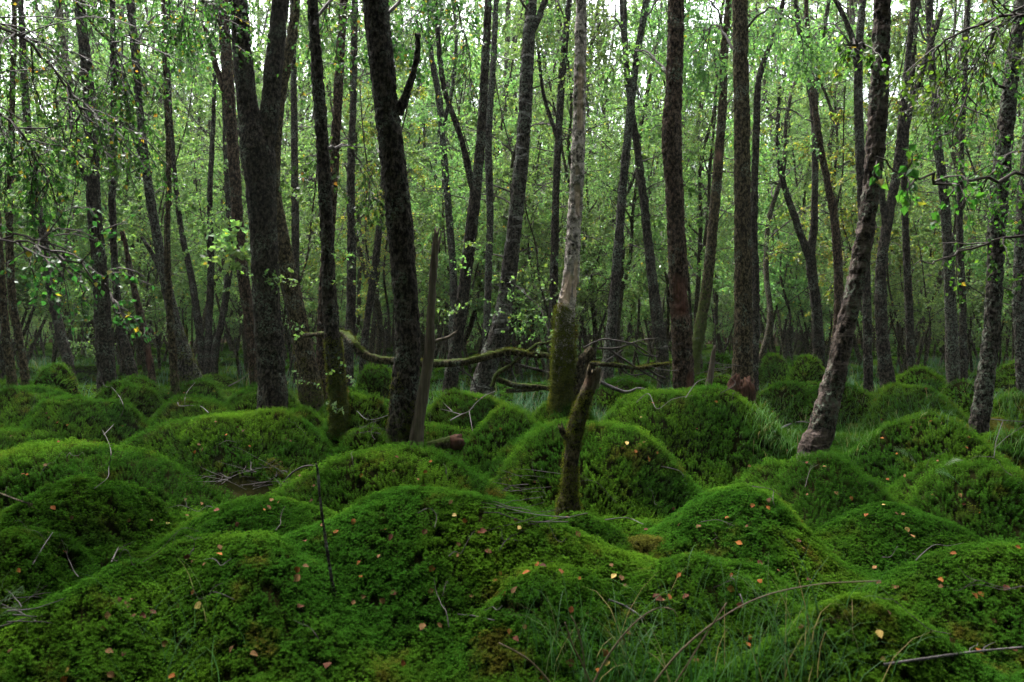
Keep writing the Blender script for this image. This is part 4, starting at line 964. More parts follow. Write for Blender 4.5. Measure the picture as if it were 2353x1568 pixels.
for j, (c, kw) in enumerate([
  ([(2720, 330, 3.3), (2500, 375, 3.1), (2330, 405, 3.0), (2190, 415, 2.9), (2090, 400, 2.8), (2010, 370, 2.8)], dict(k2=9, k3=3, per=3, L2=.22, size=.032, mat='leaf_lime')),
  ([(2720, -60, 3.4), (2480, 20, 3.7), (2300, 40, 4.0), (2180, 90, 4.1), (2090, 170, 4.1)], dict(k2=22, k3=5, per=4, L2=.62, mat='leaf_lime')),
  ([(2720, -200, 3.4), (2480, -90, 4.2), (2330, 30, 4.5), (2240, 170, 4.5), (2190, 330, 4.5)], dict(k2=24, k3=5, per=5, L2=.75, mat='leaf_lime')),
  ([(2720, 250, 3.4), (2500, 300, 4.4), (2380, 330, 4.8), (2290, 380, 4.8), (2210, 470, 4.8)], dict(k2=16, k3=5, per=5, L2=.6, mat='leaf_lime')),
  ([(2720, 420, 3.3), (2520, 480, 4.0), (2380, 520, 4.3), (2260, 560, 4.4), (2150, 600, 4.4), (2095, 600, 4.4)], dict(k2=16, k3=4, per=5, L2=.42, mat='leaf_lime')),
  ([(2720, 520, 3.3), (2540, 560, 4.0), (2420, 580, 4.3), (2330, 620, 4.3)], dict(k2=8, k3=4, per=5, L2=.45, mat='leaf_lime'))]):
    bough(ER, c, .009 if j == 0 else .014, 520 + j, **kw)
for rt, hz_ in ((EL, 3.6), (ER, 3.4)):
    c = link('crown', HCROWN[1], rt, (0.1, 0.1, hz_)); c['kind'] = 'stuff'; c.rotation_euler = (0, 0, hz_)
# drooping boughs of trees in the picture
for t, c, kw in [
  (T[6], [(880, 60, 5.5), (960, -60, 5.9), (1030, -40, 6.3), (1070, 90, 6.5), (1085, 230, 6.5)], dict(k2=22, k3=6, per=6, L2=.75)),
  (T[8], [(1216, 30, 8.4), (1120, -80, 8.0), (1010, -60, 7.6), (960, 40, 7.4), (940, 140, 7.4)], dict(k2=22, k3=6, per=7, L2=.9, size=.042)),
  (T[4], [(722, 60, 6.0), (790, -40, 6.4), (840, 0, 6.8), (850, 120, 7.0)], dict(k2=18, k3=6, per=6, L2=.9, size=.04)),
  (T[4], [(742, 350, 6.0), (790, 330, 6.4), (830, 380, 6.8), (850, 470, 6.9)], dict(k2=12, k3=5, per=6, L2=.6, size=.038)),
  (T[1], [(560, 150, 7.1), (510, 60, 6.9), (440, 30, 6.7), (390, 80, 6.7)], dict(k2=16, k3=5, per=6, L2=.7, size=.04)),
  (T[1], [(640, 40, 7.1), (680, -30, 7.3), (740, 20, 7.6), (770, 120, 7.7)], dict(k2=14, k3=5, per=6, L2=.8, size=.04)),
  (T[12], [(1700, 80, 8.6), (1770, 20, 8.4), (1830, 60, 8.2), (1860, 160, 8.2)], dict(k2=14, k3=5, per=7, L2=.8, size=.045, mat='leaf')),
  (T[16], [(1869, 280, 12.9), (1800, 250, 12.0), (1740, 290, 11.4), (1700, 350, 11)], dict(k2=18, k3=6, per=8, L2=1.2, size=.05, mat='leaf')),
  (T[13], [(2018, 180, 5.2), (1985, 110, 4.9), (1955, 100, 4.7), (1930, 150, 4.6)], dict(k2=7, k3=4, per=4, L2=.32, size=.036, mat='leaf_lime')),
  (T[15], [(2320, 220, 6.2), (2250, 160, 6.0), (2180, 180, 5.8), (2130, 260, 5.7)], dict(k2=22, k3=5, per=6, L2=.7, mat='leaf_lime')),
  (T[21], [(213, 380, 8.9), (150, 330, 8.4), (90, 360, 8.0), (40, 450, 7.8)], dict(k2=20, k3=6, per=7, L2=.9, size=.045, mat='leaf')),
  (T[10], [(1550, 200, 7.8), (1500, 130, 8.2), (1440, 120, 8.8), (1390, 190, 9.2)], dict(k2=10, k3=5, per=7, L2=.8, size=.045, mat='leaf'))]:
    bough(t, c, .014, 600 + int(c[-1][0]), **kw)
for t, c in [(T[11], [(1668, 90, 10.5), (1640, 10, 10.3), (1600, 0, 10.1), (1565, 60, 10.0)]), (T[11], [(1664, 120, 10.5), (1690, 40, 10.8), (1720, 30, 11.0), (1745, 90, 11.2)]),
             (T[18], [(1974, 160, 10.6), (1935, 70, 10.8), (1890, 60, 11.0), (1850, 120, 11.2)]), (T[29], [(1462, 140, 10.8), (1420, 50, 10.8), (1385, 40, 10.8), (1355, 110, 10.8)]),
             (T[29], [(1475, 60, 10.8), (1510, 0, 11.0), (1545, 10, 11.3), (1575, 80, 11.5)]), (T[31], [(1302, 60, 12.2), (1275, 0, 12.0), (1250, 20, 11.9), (1232, 90, 11.8)]),
             (T[19], [(2140, 120, 10.4), (2100, 40, 10.6), (2060, 30, 10.8), (2030, 90, 11.0)]), (T[22], [(310, 120, 9.4), (350, 40, 9.7), (400, 40, 10.0), (440, 110, 10.2)]),
             (T[35], [(990, 120, 13.0), (960, 50, 12.6), (930, 60, 12.4), (905, 130, 12.3)]), (T[34], [(674, 120, 12.6), (700, 40, 12.4), (730, 30, 12.2), (760, 90, 12.0)]),
             (T[16], [(1885, 127, 13.0), (1920, 60, 12.8), (1950, 50, 12.6), (1975, 110, 12.5)]), (T[12], [(1702, 150, 8.6), (1660, 70, 9.0), (1620, 70, 9.3), (1590, 140, 9.5)])]:
    bough(t, c, .016, 800 + int(c[-1][0]), k2=26, k3=6, per=9, L2=1.15, size=.043, mat='leaf')

# ------------------------------------------------------------------ the crowd of trees behind, and understorey
rb = R(2024)
spots = [(float(t.location.x), float(t.location.y)) for t in T.values()]
def far_spots(n, y0, y1, wide, gap, pw=1.25):
    o = []; tr = 0
    while len(o) < n and tr < 14000:
        tr += 1
        Y = y0 + (y1 - y0) * rb.uniform() ** pw; x = rb.uniform(-wide, wide) * Y
        if any((x - a) ** 2 + (Y - b) ** 2 < (gap + .012 * Y) ** 2 for a, b in spots): continue
        spots.append((x, Y)); o.append((x, Y))
    return o
for j, (x, Y) in enumerate(far_spots(104, 13.0, 40, .74, 1.1) + far_spots(50, 26, 41, .74, 1.0, .9)):
    k = int(rb.integers(0, 8)); tr, cr = KINDS[k]; s = rb.uniform(.62, .85) if Y < 24 else rb.uniform(1.3, 1.75)
    lab = '%s slender dark birch %s' % (depth_word(Y), where(x, Y)); o = empty('birch_tree', (x, Y, H1(x, Y)), lab, 'tree', 'birches: ' + lab)
    o.rotation_euler = (rb.normal(0, .075), rb.normal(0, .075), rb.uniform(0, 6.28)); o.scale = (max(s, .8) * rb.uniform(.8, 1.05),) * 2 + (s,)
    link('trunk', tr, o)
    c = link('crown', cr, o); c['kind'] = 'stuff'
for j, (x, Y) in enumerate(far_spots(185, 13.2, 37, .74, .4)):
    k = int(rb.choice([0, 1, 2, 3, 0, 1, 2, 3, 4])); st, cr = SAPS[k]; s = rb.uniform(.7, 1.25)
    lab = '%s thin stemmed %s sapling %s' % (depth_word(Y), 'yellowing' if k == 4 else 'green', where(x, Y)); o = empty('sapling', (x, Y, H1(x, Y)), lab, 'sapling', 'saplings: ' + lab)
    o.rotation_euler = (0, 0, rb.uniform(0, 6.28)); o.scale = (s, s, s)
    link('stem', st, o); c = link('crown', cr, o); c['kind'] = 'stuff'
# unseen birches added round the viewer, their dense crowns shading the near ground
SHADE_CROWN = []
for k in range(2):
    ld = wander(R(470 + k), 6.0, .04, .05, 7, .08); cg = crown_geo(R(480 + k), ld[:, :3], 26, 2.4, 6, 5, 15, .052, (.05, .8), .12, None, .03, .03); v, q = tubes(ld[None, :, :3], .05, .008, 6); cg.add(v, f4=q, mi=1)
    SHADE_CROWN.append(cg.mesh('crown', [M['leaf_near'], M['twig_leafy']], smooth=False))
rv = R(17); shade_wood = bpy.data.collections.new('shade_wood_kinds')
for k in range(3):
    c = bpy.data.collections.new('shade_wood_kind_%d' % k)
    pth = wander(rv, 6.0, .02, .11, 7, .05); pth[0, 2] -= .3; g = Geo(); v, q, f3, S, TH = bole(pth, 14, .08, 90 + k, .007, .35, .14); g.add(v, f4=q, f3=f3, moss=.2, bare=0.)
    c.objects.link(bpy.data.objects.new('shade_wood_trunk', g.mesh('trunk', M['bark_far'])))
    o = bpy.data.objects.new('shade_wood_crown', SHADE_CROWN[k % 2]); o.location = (0, 0, 4.4); c.objects.link(o); shade_wood.children.link(c)
vp = np.array([(-1.8, .5), (1.8, .2), (-.2, -1.5), (-1.0, -.9), (.9, -.8), (2.6, .6), (-2.7, .8), (3.2, 1.1), (-3.4, 1.7), (-2.7, -1.0), (2.6, -1.3), (.9, -2.8), (-1.4, -2.9), (4.4, 2.4), (-5.0, 2.8), (0.4, -4.2), (-3., -3.), (3.2, -3.4)])
ow = scatter('woodland', np.concatenate([vp, ground_z(vp[:, 0], vp[:, 1])[:, None]], 1), np.array([[-np.sign(a) * .12, .36, 1.] if b > -1.6 and abs(a) < 2.8 else ([-np.sign(a) * .25, .12, 1.] if b > .5 else [0, .15, 1.]) for a, b in vp]), rv.uniform(1.0, 1.2, len(vp)), 3, scatter_tree('shade_wood', shade_wood), rv)
tag(ow, 'unseen birches added round the viewer to shade the near ground', 'woodland')
# woodland that reads as one mass: far beyond, to the sides and behind the viewer
pts = []
for k_ in range(1900):
    Y = rb.uniform(-16, 78) if k_ > 1000 else (rb.uniform(-11, -1.5) if k_ < 400 else rb.uniform(-9, 14)); x = rb.uniform(-56, 56) if k_ > 1000 else (rb.uniform(-11, 11) if k_ < 400 else rb.choice([-1, 1]) * rb.uniform(5.5, 26))
    if 0 < Y < 40 and abs(x) < .76 * Y + 1.5: continue
    if (Y > -1.6 and abs(x) < 5.5 and Y < 7) or (Y < 14 and abs(x) > 30): continue
    if any((x - a) ** 2 + (Y - b) ** 2 < (1.9 if Y > 0 else 1.25) ** 2 for a, b in pts): continue  # unseen trees behind set closer to cut sky light on the mound fronts
    pts.append((x, Y))
pts = np.array(pts); n = len(pts)
joined = []
for k in range(8):
    a, b = KINDS[k]
    joined += [a, b]
both = bpy.data.collections.new('woodland_tree_kinds')
for k in range(8):
    c = bpy.data.collections.new('woodland_tree_kind_%d' % k)
    for me in KINDS[k]: c.objects.link(bpy.data.objects.new('woodland_source', me))
    both.children.link(c)
wood = scatter('woodland', np.concatenate([pts, ground_z(pts[:, 0], np.minimum(pts[:, 1], 60))[:, None]], 1), np.tile([0, 0, 1.], (n, 1)) + rb.normal(0, .04, (n, 3)), np.where(pts[:, 1] > 36, rb.uniform(1.3, 1.8, n), rb.uniform(.8, 1.25, n)), 8, scatter_tree('woodland', both), rb)
us = bpy.data.collections.new('undergrowth_kinds')
for k in range(4):
    c = bpy.data.collections.new('undergrowth_kind_%d' % k)
    for me in SAPS[k]: c.objects.link(bpy.data.objects.new('undergrowth_source', me))
    us.children.link(c)
up = np.array([(rb.uniform(-.8, .8) * y_, y_) for y_ in rb.uniform(33, 62, 330)])
ug = scatter('undergrowth', np.concatenate([up, ground_z(up[:, 0], np.minimum(up[:, 1], 60))[:, None] - .9], 1), np.tile([0, 0, 1.], (len(up), 1)), rb.uniform(.8, 1.3, len(up)), 4, scatter_tree('undergrowth', us), rb)
tag(ug, 'far leafy undergrowth filling the gaps between the most distant trunks', 'undergrowth')
tag(wood, 'distant green birch woodland closing the view beyond the countable trees', 'woodland')

# ------------------------------------------------------------------ fallen wood
def limb(root, name, pts, Y, mat, moss=.0, nu=10, amp=.004, seed=1, tip=.6, label=None, jag=0.):
    """pts: (x, y, width[, depth]) in picture units"""
    a = np.array([[*P3(p[0], p[1], p[3] if len(p) > 3 else Y), p[2] * .5 / FD * Y] for p in pts])
    v, q, f3, S, TH = bole(a, nu, .02, seed, amp, 0, .14, jag)
    up = np.clip((v[:, 2] - np.interp(v[:, 0], *(a[np.argsort(a[:, 0])][:, [0, 2]].T))) / (a[:, 3].mean() + 1e-4) * .5 + .5, 0, 1)
    g = Geo(); g.add(v, f4=q, f3=f3, moss=moss * up, bare=0.)
    o = link(name, g.mesh(name, mat, np.array(root.location)), root)
    return o, v, q
FB = empty('fallen_branch', tuple(P3(1100, 900, 7.6)), 'long mossy fallen branch arching across behind the thickest trunk and the dead trunk', 'fallen branch')
o, v, q = limb(FB, 'limb', [(690, 772, 11, 8.3), (740, 768, 12, 8.1), (790, 768, 16, 7.9), (812, 790, 19), (832, 812, 20), (872, 827, 18), (930, 831, 17), (1000, 836, 17), (1060, 833, 17), (1096, 826, 17), (1124, 818, 18), (1170, 809, 17), (1205, 813, 16), (1268, 819, 13), (1310, 828, 12), (1355, 836, 10), (1419, 840, 10), (1467, 847, 8), (1496, 842, 7), (1540, 836, 4)], 7.6, M['bark_mossy'], .62, 18, .010, 201)
SURF['fb'] = (v, q, np.full(len(v), .25)); 
for j, (pts, mt, ms) in enumerate([
 ([(1131, 890, 10), (1141, 861, 10), (1165, 845, 10), (1189, 828, 9), (1213, 808, 9), (1235, 792, 9), (1251, 789, 7), (1278, 781, 6)], 'bark_mossy', .9),
 ([(1148, 822, 8), (1184, 837, 7), (1227, 848, 7), (1272, 860, 6)], 'bark_birch', .2),
 ([(1143, 871, 13), (1179, 885, 13), (1222, 889, 12), (1262, 893, 10), (1275, 905, 8)], 'bark_mossy', .6),
 ([(1163, 898, 9), (1213, 896, 10), (1268, 889, 9)], 'bark_mossy', .7),
 ([(1340, 800, 5), (1381, 781, 4), (1410, 782, 4), (1455, 792, 4), (1491, 813, 3), (1508, 832, 2)], 'twig_leafy', 0),
 ([(1376, 801, 5), (1419, 800, 4), (1467, 784, 3), (1512, 777, 2)], 'twig_leafy', 0),
 ([(1432, 804, 4), (1395, 830, 4), (1364, 860, 3)], 'twig', 0),
 ([(1400, 804, 5), (1436, 828, 5), (1480, 856, 4), (1525, 881, 3)], 'twig', 0),
 ([(1379, 878, 8, 6.9), (1419, 896, 7, 6.9), (1443, 901, 7, 6.9), (1467, 893, 5, 6.9), (1495, 899, 4, 6.9)], 'twig_pale', 0),
 ([(1487, 847, 5), (1510, 862, 4), (1530, 869, 3)], 'twig', 0),
 ([(1455, 792, 3), (1480, 815, 3), (1512, 820, 2)], 'twig', 0), ([(1420, 840, 4), (1450, 862, 3), (1500, 856, 2)], 'twig', 0),
 ([(1470, 786, 3), (1505, 800, 2), (1535, 796, 2)], 'twig', 0), ([(1225, 812, 4), (1220, 795, 3), (1222, 780, 2)], 'twig', 0),
 ([(1050, 845, 4), (1085, 870, 3), (1100, 910, 3), (1108, 940, 2)], 'twig', 0), ([(1175, 850, 3), (1186, 880, 2), (1183, 900, 2)], 'twig_pale', 0)]):
    limb(FB, 'twig' if pts[0][2] < 6 else 'side_branch', pts, 7.6, M[mt], ms, 8, .003, 210 + j)
k = R(4); c = v[q].mean(1); up = nrm(np.cross(v[q[:, 1]] - v[q[:, 0]], v[q[:, 3]] - v[q[:, 0]])); up = up * np.sign((up * (c - np.stack([c[:, 0], np.full(len(c), 7.6), np.interp(c[:, 0], v[::18, 0], v[::18, 2])], 1))).sum(1, keepdims=True))
m = (up[:, 2] > .15) & (fbm(c * 6, 2, 3) > .46); c, up = c[m], up[m]; c = c[k.permutation(len(c))[:900]]
scatter('moss', c, np.tile([0, 0, 1.], (len(c), 1)) + k.normal(0, .3, c.shape), k.uniform(.5, 1.1, len(c)), NG_BARK[1], NG_BARK[0], k, FB, np.array(FB.location))

TS = hero('torn_stump', 'torn red-brown rotten stump on the shoulder of the tallest mound', 'stump', 6.55,
 [(1716, 968, 26), (1710, 945, 52), (1705, 920, 66), (1703, 895, 66), (1703, 884, 54), (1704, 876, 30)], M['rot'], (.2, 0), 0, (), None, nu=60, amp=.016, flare=0, jag=.10, low=.28, basepad=.05, seed=151)
splinters(TS, 1703, 884, 6.55, .085, 26, 34, M['rot'], (.02, .085))
splinters(TS, 1703, 886, 6.55, .045, 12, 35, M['rot'], (.02, .06))
SURF_TS = SURF['torn red-brown rotten stump on the shoulder of the tallest mound']
SURF['ts'] = (SURF_TS[0], SURF_TS[1], np.zeros(len(SURF_TS[0])))
moss_on(TS, 'ts', DZ(925, 6.5), .03, R(3), amt=.05, sc=.8)
STK = hero('dead_stake', 'thin grey dead stake standing between the red-brown and the straight trunks', 'dead stem', 7.4,
 [(1626, 910, 18), (1633, 860, 15), (1639, 815, 11), (1642, 797, 5)], M['dead_wood'], (.2, .2), 0, (), None, nu=14, amp=.003, flare=.1, jag=.04, seed=157)
LG = empty('rotten_log', tuple(P3(1020, 1030, 5.1)), 'little rotten log with a mossy back and a red broken end', 'log')
limb(LG, 'log', [(982, 1024, 16), (1000, 1022, 22), (1022, 1018, 26), (1036, 1016, 28)], 5.1, M['bark_mossy'], .9, 24, .008, 231)
limb(LG, 'broken_end', [(1030, 1018, 24), (1042, 1017, 36), (1053, 1016, 34), (1060, 1012, 20)], 5.1, M['rot'], 0, 30, .014, 233, jag=.05)

# ------------------------------------------------------------------ twigs and sticks
def lay(pts, w, mat, label, name='twig', lift=.045, Y=None, forks=(), side=0, seed=1):
    """a stick lying on the moss: picture points dropped onto the ground"""
    rng = R(seed)
    def drop(pp):
        o = []
        for p in pp:
            if Y is None: h = hit(p[0], p[1], lift); o.append(h)
            else: o.append(P3(p[0], p[1], Y))
        return np.array(o)
    a = drop(pts); ym = a[:, 1].mean(); r = w * .24 / FD * ym
    root = empty(name, tuple(a[0]), label, 'twig' if name == 'twig' else 'stick', 'fallen twigs and sticks')
    rad = r * np.linspace(1.1, .7, len(a))
    v, q, f3, S, TH = bole(np.concatenate([a, rad[:, None]], 1), 8, .012, seed, r * .25, 0, .15)
    g = Geo(); g.add(v, f4=q, f3=f3, moss=.15, bare=0.); link('stem', g.mesh('stem', M[mat], a[0]), root)
    for f in forks:
        b = drop(f); v, q, f3, S, TH = bole(np.concatenate([b, (r * np.linspace(.8, .4, len(b)))[:, None]], 1), 6, .015, seed + 3, r * .2, 0, .15)
        g = Geo(); g.add(v, f4=q, f3=f3, moss=.1, bare=0.); link('fork', g.mesh('fork', M[mat], a[0]), root)
    if side:
        t = rng.uniform(.15, .95, side); s, tg = along(catmull(a, 4)[None], np.zeros(side, int), t)
        pl = grow(rng, s, tg * .5 + rng.normal(0, .5, (side, 3)) + np.array([0, 0, .25]), rng.uniform(.04, .12, side), 5, .1, .25)
        for k in range(side):
            v, q = tubes(pl[k:k + 1], r * .45, r * .15, 5); g = Geo(); g.add(v, f4=q); link('side_twig', g.mesh('side_twig', M[mat], a[0]), root)
    return root
US = empty('stick', tuple(P3(771, 1400, 2.66)), 'thin dark lichen-spotted stick standing upright in the near moss', 'stick')
limb(US, 'stem', [(772, 1420, 8), (770, 1385, 8), (757, 1300, 7), (745, 1220, 7), (735, 1140, 6), (730, 1085, 5), (726, 1062, 4)], 2.66, M['bark_birch'], 0, 10, .0012, 241)
US2 = empty('stick', tuple(P3(705, 1095, 4.6)), 'dark bare twig arching over the hollow beside the upright stick', 'twig')
limb(US2, 'stem', [(640, 1125, 4), (668, 1090, 4), (700, 1072, 4), (728, 1074, 3), (700, 1100, 3), (650, 1112, 2)], 4.4, M['twig'], 0, 6, .001, 243)
lay([(75, 1298), (100, 1255), (121, 1224)], 5, 'twig_pale', 'pale twig lying on the small hump at the left edge', seed=11)
lay([(256, 1292), (270, 1262), (281, 1238)], 6, 'twig', 'short dark twig in the gully right of the small round mound', seed=12, side=2)
lay([(1052, 1412), (1090, 1416), (1137, 1426)], 7, 'twig_pale', 'short stick half sunk in the broad near mound', 'stick', seed=13)
lay([(1398, 1378), (1440, 1395), (1480, 1422)], 10, 'twig_pale', 'knobbly stick lying where two near mounds meet', 'stick', seed=14, side=2)
lay([(-10, 1383), (40, 1404), (82, 1427)], 6, 'twig_pale', 'pale stick crossing the dark hollow at the left edge beside a fern', 'stick', seed=15, side=2)
lay([(2030, 1528), (2130, 1513), (2230, 1499), (2300, 1492), (2440, 1480)], 13, 'twig_pale', 'long pale stick on the moss at the bottom right corner', 'stick', seed=16, side=2)
lay([(1035, 966), (1059, 953), (1078, 945), (1096, 924), (1116, 909), (1138, 899)], 5, 'twig_pale', 'silvery forked twig left of the mossy based dead trunk', seed=17, forks=[[(1078, 945), (1082, 968), (1086, 992)], [(1059, 953), (1036, 946), (1012, 940)], [(1040, 946), (1025, 932), (1018, 925)]], lift=.09)
lay([(236, 880), (243, 889), (257, 891), (280, 922), (281, 951), (259, 978), (238, 1000)], 4, 'twig', 'thin bent dead twig poking up from the dark fronted left mound', seed=18, lift=.10, side=3)
lay([(408, 925), (413, 933), (437, 932), (461, 934), (480, 949)], 4, 'twig_pale', 'forked pale twig with an upright prong left of the forked tree', seed=19, forks=[[(425, 930), (425, 914), (433, 897), (450, 878)]], lift=.10)
lay([(212, 958), (236, 990), (254, 1032), (250, 1075), (247, 1098), (216, 1124)], 3, 'twig', 'long thin dark twig across the front of the wide leaf-strewn mound', seed=20, lift=.06, side=2)
lay([(-10, 1130), (43, 1150), (76, 1160)], 9, 'bark_mossy', 'stubby mossy stick jutting in at the left edge', 'stick', seed=21, side=4, lift=.07)
lay([(1728, 1118), (1760, 1122), (1778, 1128), (1796, 1142)], 4, 'twig', 'dark twig on the crown of the right near mound', seed=22, forks=[[(1778, 1128), (1776, 1150), (1784, 1172)]], lift=.07)
lay([(1462, 925), (1490, 905), (1510, 940), (1545, 918), (1592, 909)], 3, 'twig_pale', 'thin silvery twig bent in a V on the tallest mound', seed=23, lift=.08)
lay([(1520, 1072), (1560, 1082), (1572, 1098)], 4, 'twig_pale', 'small pale twig at the right foot of the steep round mound', seed=24, lift=.08)
lay([(1778, 994), (1812, 976), (1841, 969), (1858, 972)], 8, 'twig_pale', 'pale stick in the bright grass left of the leaning birch', 'stick', seed=25, lift=.06)
lay([(2268, 962), (2305, 966), (2360, 970)], 4, 'twig', 'dark bare twig right of the rightmost birch foot', seed=26, lift=.12, forks=[[(2305, 966), (2290, 1010), (2284, 1050)], [(2360, 975), (2320, 1000), (2285, 1030)]])
lay([(1850, 1120), (1862, 1080), (1880, 1068)], 3, 'twig', 'hair thin twig at the foot of the leaning birch', seed=27, lift=.08, side=3)
lay([(1610, 1200), (1650, 1195), (1690, 1210)], 3, 'twig', 'fine twig on the dark front of the right near mound', seed=28, side=2)
lay([(960, 1180), (985, 1168), (1003, 1185), (998, 1215)], 4, 'twig', 'bent twig near the top of the broad near mound', seed=29, lift=.06)
lay([(1148, 1265), (1165, 1240), (1190, 1243)], 5, 'twig', 'dark twig on the right flank of the broad near mound', seed=30, lift=.06, side=2)
lay([(1390, 1195), (1440, 1190), (1480, 1206)], 5, 'twig_pale', 'pale twig resting on the small mound before the broken stump', seed=31, lift=.06)
lay([(820, 945), (850, 965), (905, 950)], 3, 'twig_pale', 'thin pale twig between the slim mossy trunk and the thickest trunk', seed=32, lift=.09, side=4)
lay([(525, 888), (560, 868), (585, 845)], 5, 'twig', 'dark stick leaning on the foot of the forked tree', 'stick', seed=33, lift=.12)
lay([(1655, 905), (1690, 880), (1650, 850)], 3, 'twig', 'thin twig arching beside the torn stump', seed=34, lift=.15)
lay([(1575, 915), (1600, 880), (1622, 870)], 4, 'twig_pale', 'pale twig leaning at the foot of the red-brown trunk', seed=35, lift=.10)

def brush(label, box, Y, n, seed, L=(.12, .45), lift=.05):
    """tangle of fine dead twigs: picture box, each twig its own piece"""
    rng = R(seed); x0, y0, x1, y1 = box
    c = hit((x0 + x1) / 2, (y0 + y1) / 2, .02) if Y is None else P3((x0 + x1) / 2, (y0 + y1) / 2, Y)
    root = empty('brushwood', tuple(c), label, 'twigs')
    for k in range(n):
        p = hit(rng.uniform(x0, x1), rng.uniform(y0, y1), .01) + np.array([0, 0, rng.uniform(.01, lift)])
        a = rng.uniform(0, np.pi); ln = rng.uniform(*L); d = np.array([np.cos(a), .5 * np.sin(a), rng.normal(.05, .16)])
        pl = grow(rng, (p - nrm(d) * ln * .5)[None], d[None], np.array([ln]), 7, .0, .12)
        v, q = tubes(pl, rng.uniform(.0012, .0028), .0007, 5); g = Geo(); g.add(v, f4=q)
        link('twig', g.mesh('twig', M['twig_pale'] if rng.uniform() < .35 else M['twig'], c), root)
brush('tangle of thin dead twigs in the dark hollow under the steep mound', (470, 1075, 640, 1128), None, 34, 71)
brush('bare twigs tangled left of the broken stump foot', (1125, 1095, 1290, 1225), None, 24, 72, (.15, .5), .09)
brush('small heap of pale twigs behind the slim mossy trunk', (845, 985, 925, 1012), None, 14, 73, (.1, .25))
brush('dead brush behind the dead stake', (1590, 840, 1690, 905), 7.6, 18, 74, (.2, .6), .22)
brush('scatter of dead twigs in the hollow at the bottom left', (0, 1390, 100, 1450), None, 10, 75, (.08, .22))
brush('dead twigs below the fallen branch beside the red-brown trunk', (1440, 860, 1545, 905), 7.3, 16, 76, (.2, .6), .2)

# ------------------------------------------------------------------ pale moss cushions
def cushion(dx, dy, hw, ry, label, seed, hh):
    p = hit(dx, dy, 0.); d = (p[0], p[1] + ry * .6, hw / FD * p[1], ry, hh, H1(p[0], p[1]) - .02, seed)
    o = link('moss_cushion', dome_mesh(d, 12, 40), None, (d[0], d[1], d[5])); tag(o, label, 'moss cushion', 'pale moss cushions')
    rng = R(seed); q = dome_points(d, rng, .015); ax = nrm(np.concatenate([(q[:, :2] - np.array(d[:2])) / np.array([d[2], d[3]]) * .8, np.full((len(q), 1), .8)], 1))
    scatter('moss', q, ax, rng.uniform(.7, 1.3, len(q)), NG_PALE[1], NG_PALE[0], rng, o, (d[0], d[1], d[5]))
cushion(1485, 1283, 66, .10, 'yellowish moss cushion tucked behind the bright flat topped mound', 70, .085)
cushion(622, 1088, 24, .06, 'small pale moss cushion beside the twig hollow', 71, .07)
cushion(1965, 985, 40, .10, 'pale yellow moss patch right of the leaning birch', 72, .06)
cushion(2310, 988, 70, .10, 'pale yellow mossy hump behind the foot of the rightmost birch', 73, .08)

# ------------------------------------------------------------------ grass and ferns
def blades(rng, p, L, w, bend, mat, name, label, tint=None, P=5, az=None):
    n = len(p); a = rng.uniform(0, 6.283, n) if az is None else az
    hd = np.stack([np.cos(a), np.sin(a), 0 * a], 1); sd = np.stack([-np.sin(a), np.cos(a), 0 * a], 1)
    t = np.linspace(0, 1, P); b = (bend * rng.uniform(.3, 1.6, n))
    el = (1.45 - rng.uniform(0, .25, n))[:, None] - b[:, None] * t[None] ** 1.2
    st = (L / (P - 1))[:, None, None] * (np.cos(el)[..., None] * hd[:, None] + np.sin(el)[..., None] * np.array([0, 0, 1.]))
    pts = p[:, None] + np.concatenate([np.zeros((n, 1, 3)), np.cumsum(st[:, :-1], 1)], 1)
    ww = (w * .5)[:, None] * (1 - t[None] ** 1.5 * .92)
    v = np.stack([pts - sd[:, None] * ww[..., None], pts + sd[:, None] * ww[..., None]], 2)
    i = np.arange(n * P * 2).reshape(n, P, 2)
    f = np.stack([i[:, :-1, 0], i[:, :-1, 1], i[:, 1:, 1], i[:, 1:, 0]], -1).reshape(-1, 4)
    g = Geo(); g.add(v.reshape(-1, 3), f4=f, tint=np.repeat(rng.uniform(0, 1, n) if tint is None else tint, P * 2))
    return tag(link(name, g.mesh(name, mat)), label, 'grass', kind='stuff')
def patch(rng, n, box, depth=None):
    """random ground points seen through a picture box (coarse grid of sight lines, jittered)"""
    x0, y0, x1, y1 = box; gxx, gyy = np.meshgrid(np.linspace(x0, x1, 14), np.linspace(y0, y1, 10))
    hs_ = np.array([hit(a, b, 0.) for a, b in zip(gxx.ravel(), gyy.ravel())])
    k = rng.integers(0, len(hs_), n); p = hs_[k] + np.stack([rng.normal(0, .05, n), rng.normal(0, .06, n), np.zeros(n)], 1)
    p[:, 2] = H(p[:, 0], p[:, 1]); return p
rng = R(91)
p = patch(rng, 240, (1330, 1520, 1900, 1640)); blades(rng, p, rng.uniform(.14, .34, 240), rng.uniform(.002, .0045, 240), 1.3, M['grass'], 'grass', 'long green grass in the near right ground')
p = patch(rng, 60, (1500, 1400, 2000, 1540)); blades(rng, p, rng.uniform(.12, .26, 60), rng.uniform(.002, .004, 60), 1.2, M['grass'], 'grass', 'scattered green blades on the near right moss')
p = patch(rng, 34, (330, 1440, 470, 1620)); blades(rng, p, rng.uniform(.14, .30, 34), rng.uniform(.002, .004, 34), 1.0, M['grass'], 'grass', 'few green blades in the near left moss')
p = patch(rng, 50, (1180, 1480, 1480, 1640)); blades(rng, p, rng.uniform(.16, .34, 50), rng.uniform(.0015, .003, 50), .8, M['grass'], 'grass', 'thin green and straw blades at the bottom centre')
p = patch(rng, 480, (1745, 950, 1850, 1035)); blades(rng, p, rng.uniform(.06, .17, 480), rng.uniform(.003, .006, 480), 1.4, M['grass_bright'], 'grass', 'bright grass between the torn stump and the leaning birch')
